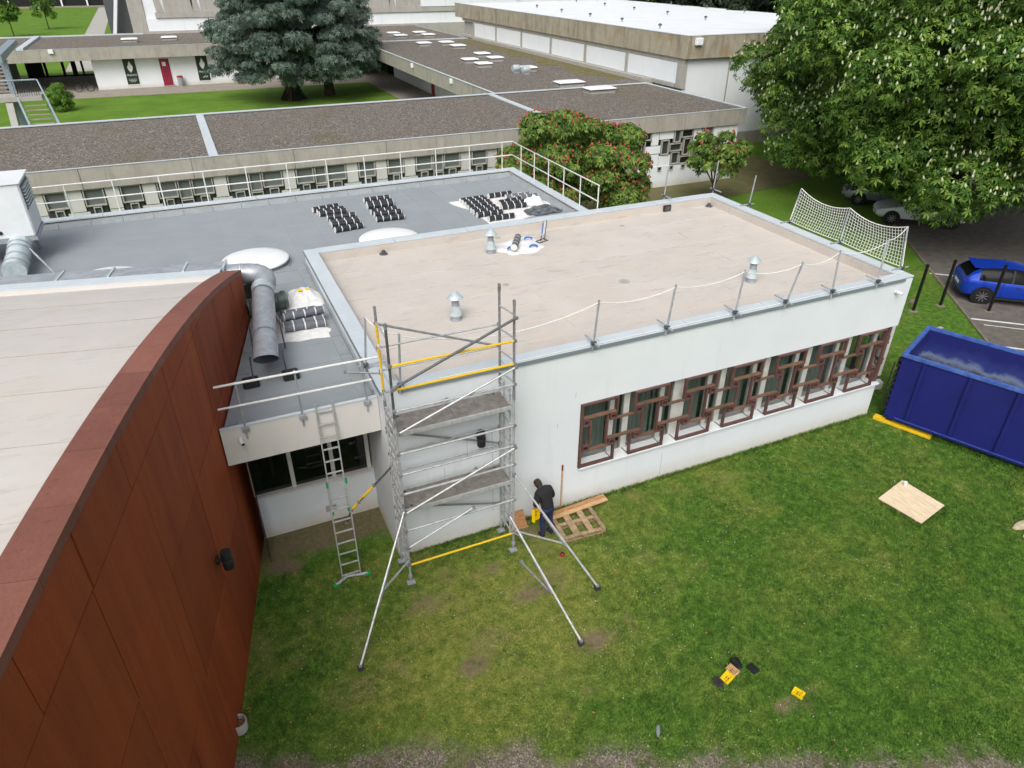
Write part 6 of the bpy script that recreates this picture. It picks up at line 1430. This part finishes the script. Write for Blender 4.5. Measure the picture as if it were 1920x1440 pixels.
# ---------------------------------------------------------------- trees
def leaf_mat(name, c0, c1, c2, rough=.55):
    t = NT(name); col = t.ramp(t.attr('rnd'), [(0, c0), (.5, c1), (1, c2)])
    col = t.mix(1.0, col, t.ramp(t.noise(.9, 3, .6), [(.3,(.78,.78,.78)),(.7,(1.15,1.15,1.15))]), 'MULTIPLY')
    m_ = t.done(col, rough, 0, .3)
    tr = t.n('ShaderNodeBsdfTranslucent'); t.l(col, tr.inputs[0]); mx = t.n('ShaderNodeMixShader'); mx.inputs[0].default_value = .22
    out = t.t.nodes['Material Output']; t.l(t.b.outputs[0], mx.inputs[1]); t.l(tr.outputs[0], mx.inputs[2]); t.l(mx.outputs[0], out.inputs[0])
    return m_
MT['lf_ch'] = leaf_mat('chestnut_leaf', srgb(50,84,30), srgb(84,120,44), srgb(138,166,74))
MT['lf_red'] = leaf_mat('red_chestnut_leaf', srgb(62,92,38), srgb(96,126,52), srgb(138,158,74))
MT['lf_ced'] = leaf_mat('cedar_needle', srgb(66,86,76), srgb(96,116,104), srgb(136,150,136), .85)
MT['lf_dark'] = leaf_mat('dark_leaf', srgb(24,34,22), srgb(34,48,28), srgb(50,62,36))
MT['lf_bush'] = leaf_mat('box_leaf', srgb(60,96,28), srgb(86,122,36), srgb(110,144,50))
MT['fl_white'] = simple('cream_blossom', srgb(196,202,168), srgb(168,180,138), 8, .8)
MT['fl_red'] = simple('red_blossom', srgb(168,70,60), srgb(190,100,86), 8, .8)
def unit(n, rg): v = rg.normal(size=(n, 3)); return v/np.linalg.norm(v, axis=1, keepdims=True)
def lobe_points(lobes, n, rg, shell=(.72, 1.0), up=.25, hollow=.62):
    """points near the surface of a union of ellipsoid lobes, with outward normals"""
    L_ = np.array(lobes, float); area = (L_[:,3]*L_[:,4]*L_[:,5])**(2/3); k = rg.choice(len(L_), n, p=area/area.sum())
    d_ = unit(n, rg); d_[:,2] = np.where(d_[:,2] < -.2, d_[:,2]*(1-2*(rg.random(n) < up*2.4)), d_[:,2])
    f = shell[0]+(shell[1]-shell[0])*rg.random(n)**.6; f = np.where(rg.random(n) < .07, f*(1+.22*rg.random(n)), f)
    P_ = L_[k,:3]+d_*L_[k,3:6]*f[:,None]; keep = np.ones(n, bool)
    for j in range(len(L_)):
        q_ = (P_-L_[j,:3])/L_[j,3:6]; ins = (q_**2).sum(1) < hollow**2; keep &= ~(ins & (k != j))
    return P_[keep], d_[keep]
def frames_of(d_, rg):
    a = np.cross(d_, unit(len(d_), rg)); a /= np.linalg.norm(a, axis=1, keepdims=True)+1e-9; return a, np.cross(d_, a)
def rosettes(P_, d_, rg, ln, wd, nl=6, droop=.35):
    a, b = frames_of(d_, rg); V_ = []; r_ = []
    base = rg.random(len(P_)); sc = .55+.85*rg.random(len(P_))
    for k in range(nl):
        t_ = 2*PI*k/nl+rg.random(len(P_))*.5
        dr = a*np.cos(t_)[:,None]+b*np.sin(t_)[:,None]; sd = -a*np.sin(t_)[:,None]+b*np.cos(t_)[:,None]
        l = (ln*sc)[:,None]*(.8+.4*rg.random((len(P_),1))); dn = d_*(-droop*(.5+rg.random((len(P_),1)))); dn[:,2] -= .15
        m_ = P_+dr*l*.55+dn*l*.25; tip = P_+dr*l+dn*l; w_ = sd*wd*sc[:,None]
        V_.append(np.stack([P_, m_+w_, tip, m_-w_], 1)); r_.append(np.repeat(np.clip(base+.25*(rg.random(len(P_))-.5), 0, 1)[:,None], 4, 1))
    V_ = np.concatenate(V_).reshape(-1, 3); return V_, np.arange(len(V_)).reshape(-1, 4), np.concatenate(r_).ravel()
def leaf_obj(name, V_, F__, r_, mat, par):
    t = par
    o = npmesh(name, V_-np.array(t.location), F__, mat, {'rnd': r_}); o.parent = par; return o
def spikes(P_, h, r, mat, par, name, rg):
    n = len(P_); V_ = []; k = 5
    hh = h*(.7+.6*rg.random(n)); ti = rg.normal(size=(n, 2))*.12
    rings = []
    for f, rr in ((0,.55),(.3,1),(1,.08)):
        rings.append(np.stack([np.stack([P_[:,0]+ti[:,0]*f*hh+rr*r*np.cos(2*PI*i/k), P_[:,1]+ti[:,1]*f*hh+rr*r*np.sin(2*PI*i/k), P_[:,2]+f*hh], -1) for i in range(k)], 1))
    V_ = np.concatenate(rings, 1); F__ = []
    for j in range(2):
        for i in range(k): F__.append((j*k+i, j*k+(i+1) % k, (j+1)*k+(i+1) % k, (j+1)*k+i))
    F__ = (np.array(F__)[None]+(np.arange(n)*3*k)[:,None,None]).reshape(-1, 4)
    o = npmesh(name, V_.reshape(-1, 3)-np.array(par.location), F__, mat); o.parent = par; stuff(o)
def trunk(par, base, h, r, limbs, rg, lean=(0,0)):
    b = Vector(base); pts = [b+Vector((lean[0]*f, lean[1]*f, h*f)) for f in (0,.05,.25,.5,.75,1)]
    MB().path(pts, [r*1.5,r*1.15,r,r*.85,r*.65,r*.4], 12).build('trunk', MT['bark'], par, True)
    for q_ in limbs:
        q_ = Vector(q_); f = rg.uniform(.35,.8); s = b+Vector((lean[0]*f, lean[1]*f, h*f)); m_ = s.lerp(q_, .5)+Vector((0,0,.12*(q_-s).length))
        MB().path([s, s.lerp(m_, .5), m_, m_.lerp(q_, .5), q_], [r*.5,r*.42,r*.32,r*.2,r*.08], 7).build('limb', MT['bark'], par, True)
def sublobes(c, rad, n, rg, size, jit=.16, zlow=-.75):
    out = []
    for i in range(n):
        z = 1-(i+.5)/n*(1-zlow); th = i*2.39996+rg.random()*.5; rr = math.sqrt(max(0, 1-z*z))
        f = .72+jit*rg.normal(); s = size*(.75+.5*rg.random())
        out.append((c[0]+rad[0]*rr*math.cos(th)*f, c[1]+rad[1]*rr*math.sin(th)*f, c[2]+rad[2]*z*f, s, s, s*.72))
    return out
def broadleaf(name, label, base, c, rad, nlobe, lsize, nleaf, ln, wd, mat, th, tr, seed, extra=(), flowers=None, nl=6, group=None, core=.5):
    rg = np.random.default_rng(seed); t = thing(name, label, 'tree', base, group)
    lb = sublobes(c, rad, nlobe, rg, lsize)+list(extra); 
    lb2 = lb+[(c[0], c[1], c[2], rad[0]*core, rad[1]*core, rad[2]*core)]
    P_, d_ = lobe_points(lb2, nleaf, rg); o_ = d_*.6+rg.normal(size=d_.shape)*.35; o_[:,2] += .55; o_ /= np.linalg.norm(o_, axis=1, keepdims=True)
    V_, F__, r_ = rosettes(P_, o_, rg, ln, wd, nl); leaf_obj('crown', V_, F__, r_, mat, t)
    trunk(t, base, th, tr, [l[:3] for l in lb[::max(1, len(lb)//9)]], rg)
    if flowers:
        nf, h, r, fm = flowers; Pf, df = lobe_points(lb, nf*7, rg, (.97, 1.06), .4, .9); ok = (df[:,2] > -.15) & (vnoise(Pf[:,0]+Pf[:,2]*.7+200, Pf[:,1]-Pf[:,2]*.5+200, 1.1/(lsize), 77, 2) > .22+.32*rg.random(len(Pf))); spikes(Pf[ok][:nf], h, r, fm, t, 'blossom', rg)
    return t
broadleaf('chestnut_tree', 'large horse chestnut with white blossom candles over the parked cars', (32.6,11.6,0), (34.6,11.4,8.0), (10.0,8.6,7.0), 110, 1.85, 66000, .21, .04, MT['lf_ch'], 7.5, .42, 3,
          [(28.4,9.9,2.5,1.3,1.3,.8),(27.2,8.4,2.6,1.3,1.3,.8),(29.3,8.6,2.5,1.3,1.3,.8),(28.6,12.9,2.4,1.2,1.2,.6),(29.6,14.3,2.5,1.3,1.3,.7),(31,15.4,2.6,1.4,1.4,.8),(30.3,9.6,3.0,1.6,1.6,1.0),(29.6,11.4,2.9,1.5,1.5,.9),(29.3,13.2,2.7,1.7,1.6,.9),(31.2,14.2,2.8,1.8,1.6,.9),(31.5,11,2.9,1.8,1.8,.9),(27.3,7.6,3.6,2.2,1.9,1.3),(30.5,6.2,3.6,2.2,1.9,1.3),(27.4,10.3,4.6,1.8,1.8,1.3),(29.0,13.0,3.6,1.7,1.7,1.1),(33.5,5.6,4.0,2.4,2.0,1.5),(29,9.2,3.4,2.0,2.0,1.1)], (2800,.16,.058,MT['fl_white']))
broadleaf('chestnut_tree', 'second horse chestnut with white blossom standing before the hall', (36.5,23.5,0), (38.6,21.8,6.6), (8.2,8.2,6.8), 95, 1.75, 50000, .21, .04, MT['lf_ch'], 7, .4, 5,
          [(33,17,4.5,2.5,2.5,2.2),(32.4,17.5,6.5,2.0,2.0,1.8),(28.7,19.2,2.6,1.4,1.4,.9),(29.6,20.6,3.6,1.5,1.5,1.2),(29.8,17.6,2.4,1.4,1.4,.9),(30.6,16.2,2.4,1.4,1.4,.9),(31.2,18.0,3.4,1.7,1.7,1.3),(30.2,22.0,4.6,1.4,1.4,1.2),(30.6,19.3,3.2,1.6,1.6,1.2),(31.4,19.5,4.8,1.6,1.6,1.3),(30.4,17.2,2.8,1.5,1.5,1.0),(33,23.5,6.5,1.8,1.8,1.4)], (1700,.16,.058,MT['fl_white']))
broadleaf('red_chestnut_tree', 'rounded chestnut with red blossom growing behind the grey roof', (14.0,18.3,0), (14.0,18.2,3.25), (3.8,3.0,2.6), 52, .8, 20000, .16, .034, MT['lf_red'], 2.6, .17, 8, [(15.6,15.9,2.3,1.0,.9,.9),(16.9,17.4,2.0,1.0,1.0,1.0),(11.2,18.2,3.3,.9,.9,.8),(16.6,19.2,3.9,.8,.8,.7),(13.2,17.6,5.3,.9,.9,.8)], (850,.11,.05,MT['fl_red']))
broadleaf('young_red_chestnut', 'young thin chestnut with red blossom before the rear wing wall', (24.0,19.6,0), (24.0,19.6,2.6), (1.7,1.6,1.2), 16, .5, 1200, .20, .045, MT['lf_red'], 2.3, .06, 12, [], (60,.16,.055,MT['fl_red']), core=.3)
# blue cedar: tiers of flat pads on two trunks
def cedar(base1, base2, label):
    rg = np.random.default_rng(21); t = thing('cedar_tree', label, 'tree', base1)
    lb = []
    for bx_, by_, hmax, rmax in ((base1[0], base1[1], 15, 7.6), (base2[0], base2[1], 14, 6.2)):
        for k in range(17):
            z = 2.6+k*(hmax-2.6)/17; rr = rmax*(1-.55*(z/hmax)**1.5)*(.72 if k == 0 else 1); nn = int(7+3*rr/4)
            for j in range(nn):
                a = 2*PI*(j+rg.random())/nn; f = .35+.65*rg.random()**.7; s = .85+.7*rg.random()
                lb.append((bx_+rr*f*math.cos(a), by_+rr*f*math.sin(a)*.9, z-.07*rr*f+.25*rg.normal(), s, s, s*.42))
    P_, d_ = lobe_points(lb, 70000, rg, (.5, 1.1), .2, .3); o_ = d_+rg.normal(size=d_.shape)*.6; o_[:,2] += .3; o_ /= np.linalg.norm(o_, axis=1, keepdims=True)
    V_, F__, r_ = rosettes(P_, o_, rg, .26, .045, 5, .1); leaf_obj('crown', V_, F__, r_, MT['lf_ced'], t)
    trunk(t, base1, 13, .62, [l[:3] for l in lb[10:150:9]], rg); trunk(t, base2, 12, .42, [l[:3] for l in lb[190:320:12]], rg)
    mb = MB()
    for k in range(130): a = rg.random()*2*PI; r_0 = .8+.5*rg.random(); mb.path([(base1[0]+r_0*math.cos(a), base1[1]+r_0*math.sin(a), 0), (base1[0]+.55*math.cos(a+.3), base1[1]+.55*math.sin(a+.3), 1.3*rg.random()+.3)], [.05,.02], 4)
    mb.build('ivy_skirt', MT['lf_dark'], t)
cedar((8.0,64.4,0), (11.8,65.5,0), 'big blue-grey cedar with two trunks on the courtyard lawn')
def bush(c, rad, n, label, mat='lf_bush', name='round_bush', cat='bush', ln=.12):
    rg = np.random.default_rng(int(abs(c[0])*10)+3); t = thing(name, label, cat, (c[0], c[1], 0))
    lb = sublobes((c[0], c[1], rad[2]), rad, 16, rg, min(rad)*.55, zlow=-.9)+[(c[0], c[1], rad[2], rad[0]*.8, rad[1]*.8, rad[2]*.85)]
    P_, d_ = lobe_points(lb, n, rg); V_, F__, r_ = rosettes(P_, d_, rg, ln, ln*.3, 4); leaf_obj('crown', V_, F__, r_, MT[mat], t)
    MB().path([(c[0],c[1],0),(c[0]+.05,c[1],rad[2]),(c[0]-.05,c[1]+.1,rad[2]*1.6)], [.08,.06,.02], 6).build('trunk', MT['bark'], t)
bush((-12.3,66.3), (1.0,1.0,1.15), 2600, 'round bright green bush at the foot of the outdoor staircase')
for k, (x, y, r, h) in enumerate(((58,62,7,7),(63,72,8,8),(56.5,52,5,6),(68,84,9,9))):
    broadleaf('dark_tree', ['dark dense tree behind the white hall roof, nearest the middle', 'dark dense tree behind the hall, second from the left', 'dark dense tree at the right end of the hall roof', 'farthest dark tree behind the hall'][k], (x,y,0), (x,y,h), (r,r,h*.9), 26, r*.32, 5500, .5, .14, MT['lf_dark'], h, .4, 40+k, group='dark trees behind the hall', nl=4)
for k, (x, y) in enumerate(((-26.5,150),(-22.5,165))):
    broadleaf('young_tree', 'thin young tree on the far lawn, %s' % ('left' if k == 0 else 'right'), (x,y,0), (x,y,4.2), (2.0,2.0,3.2), 14, .9, 700, .3, .1, MT['lf_bush'], 5, .09, 60+k, nl=4, core=.2)
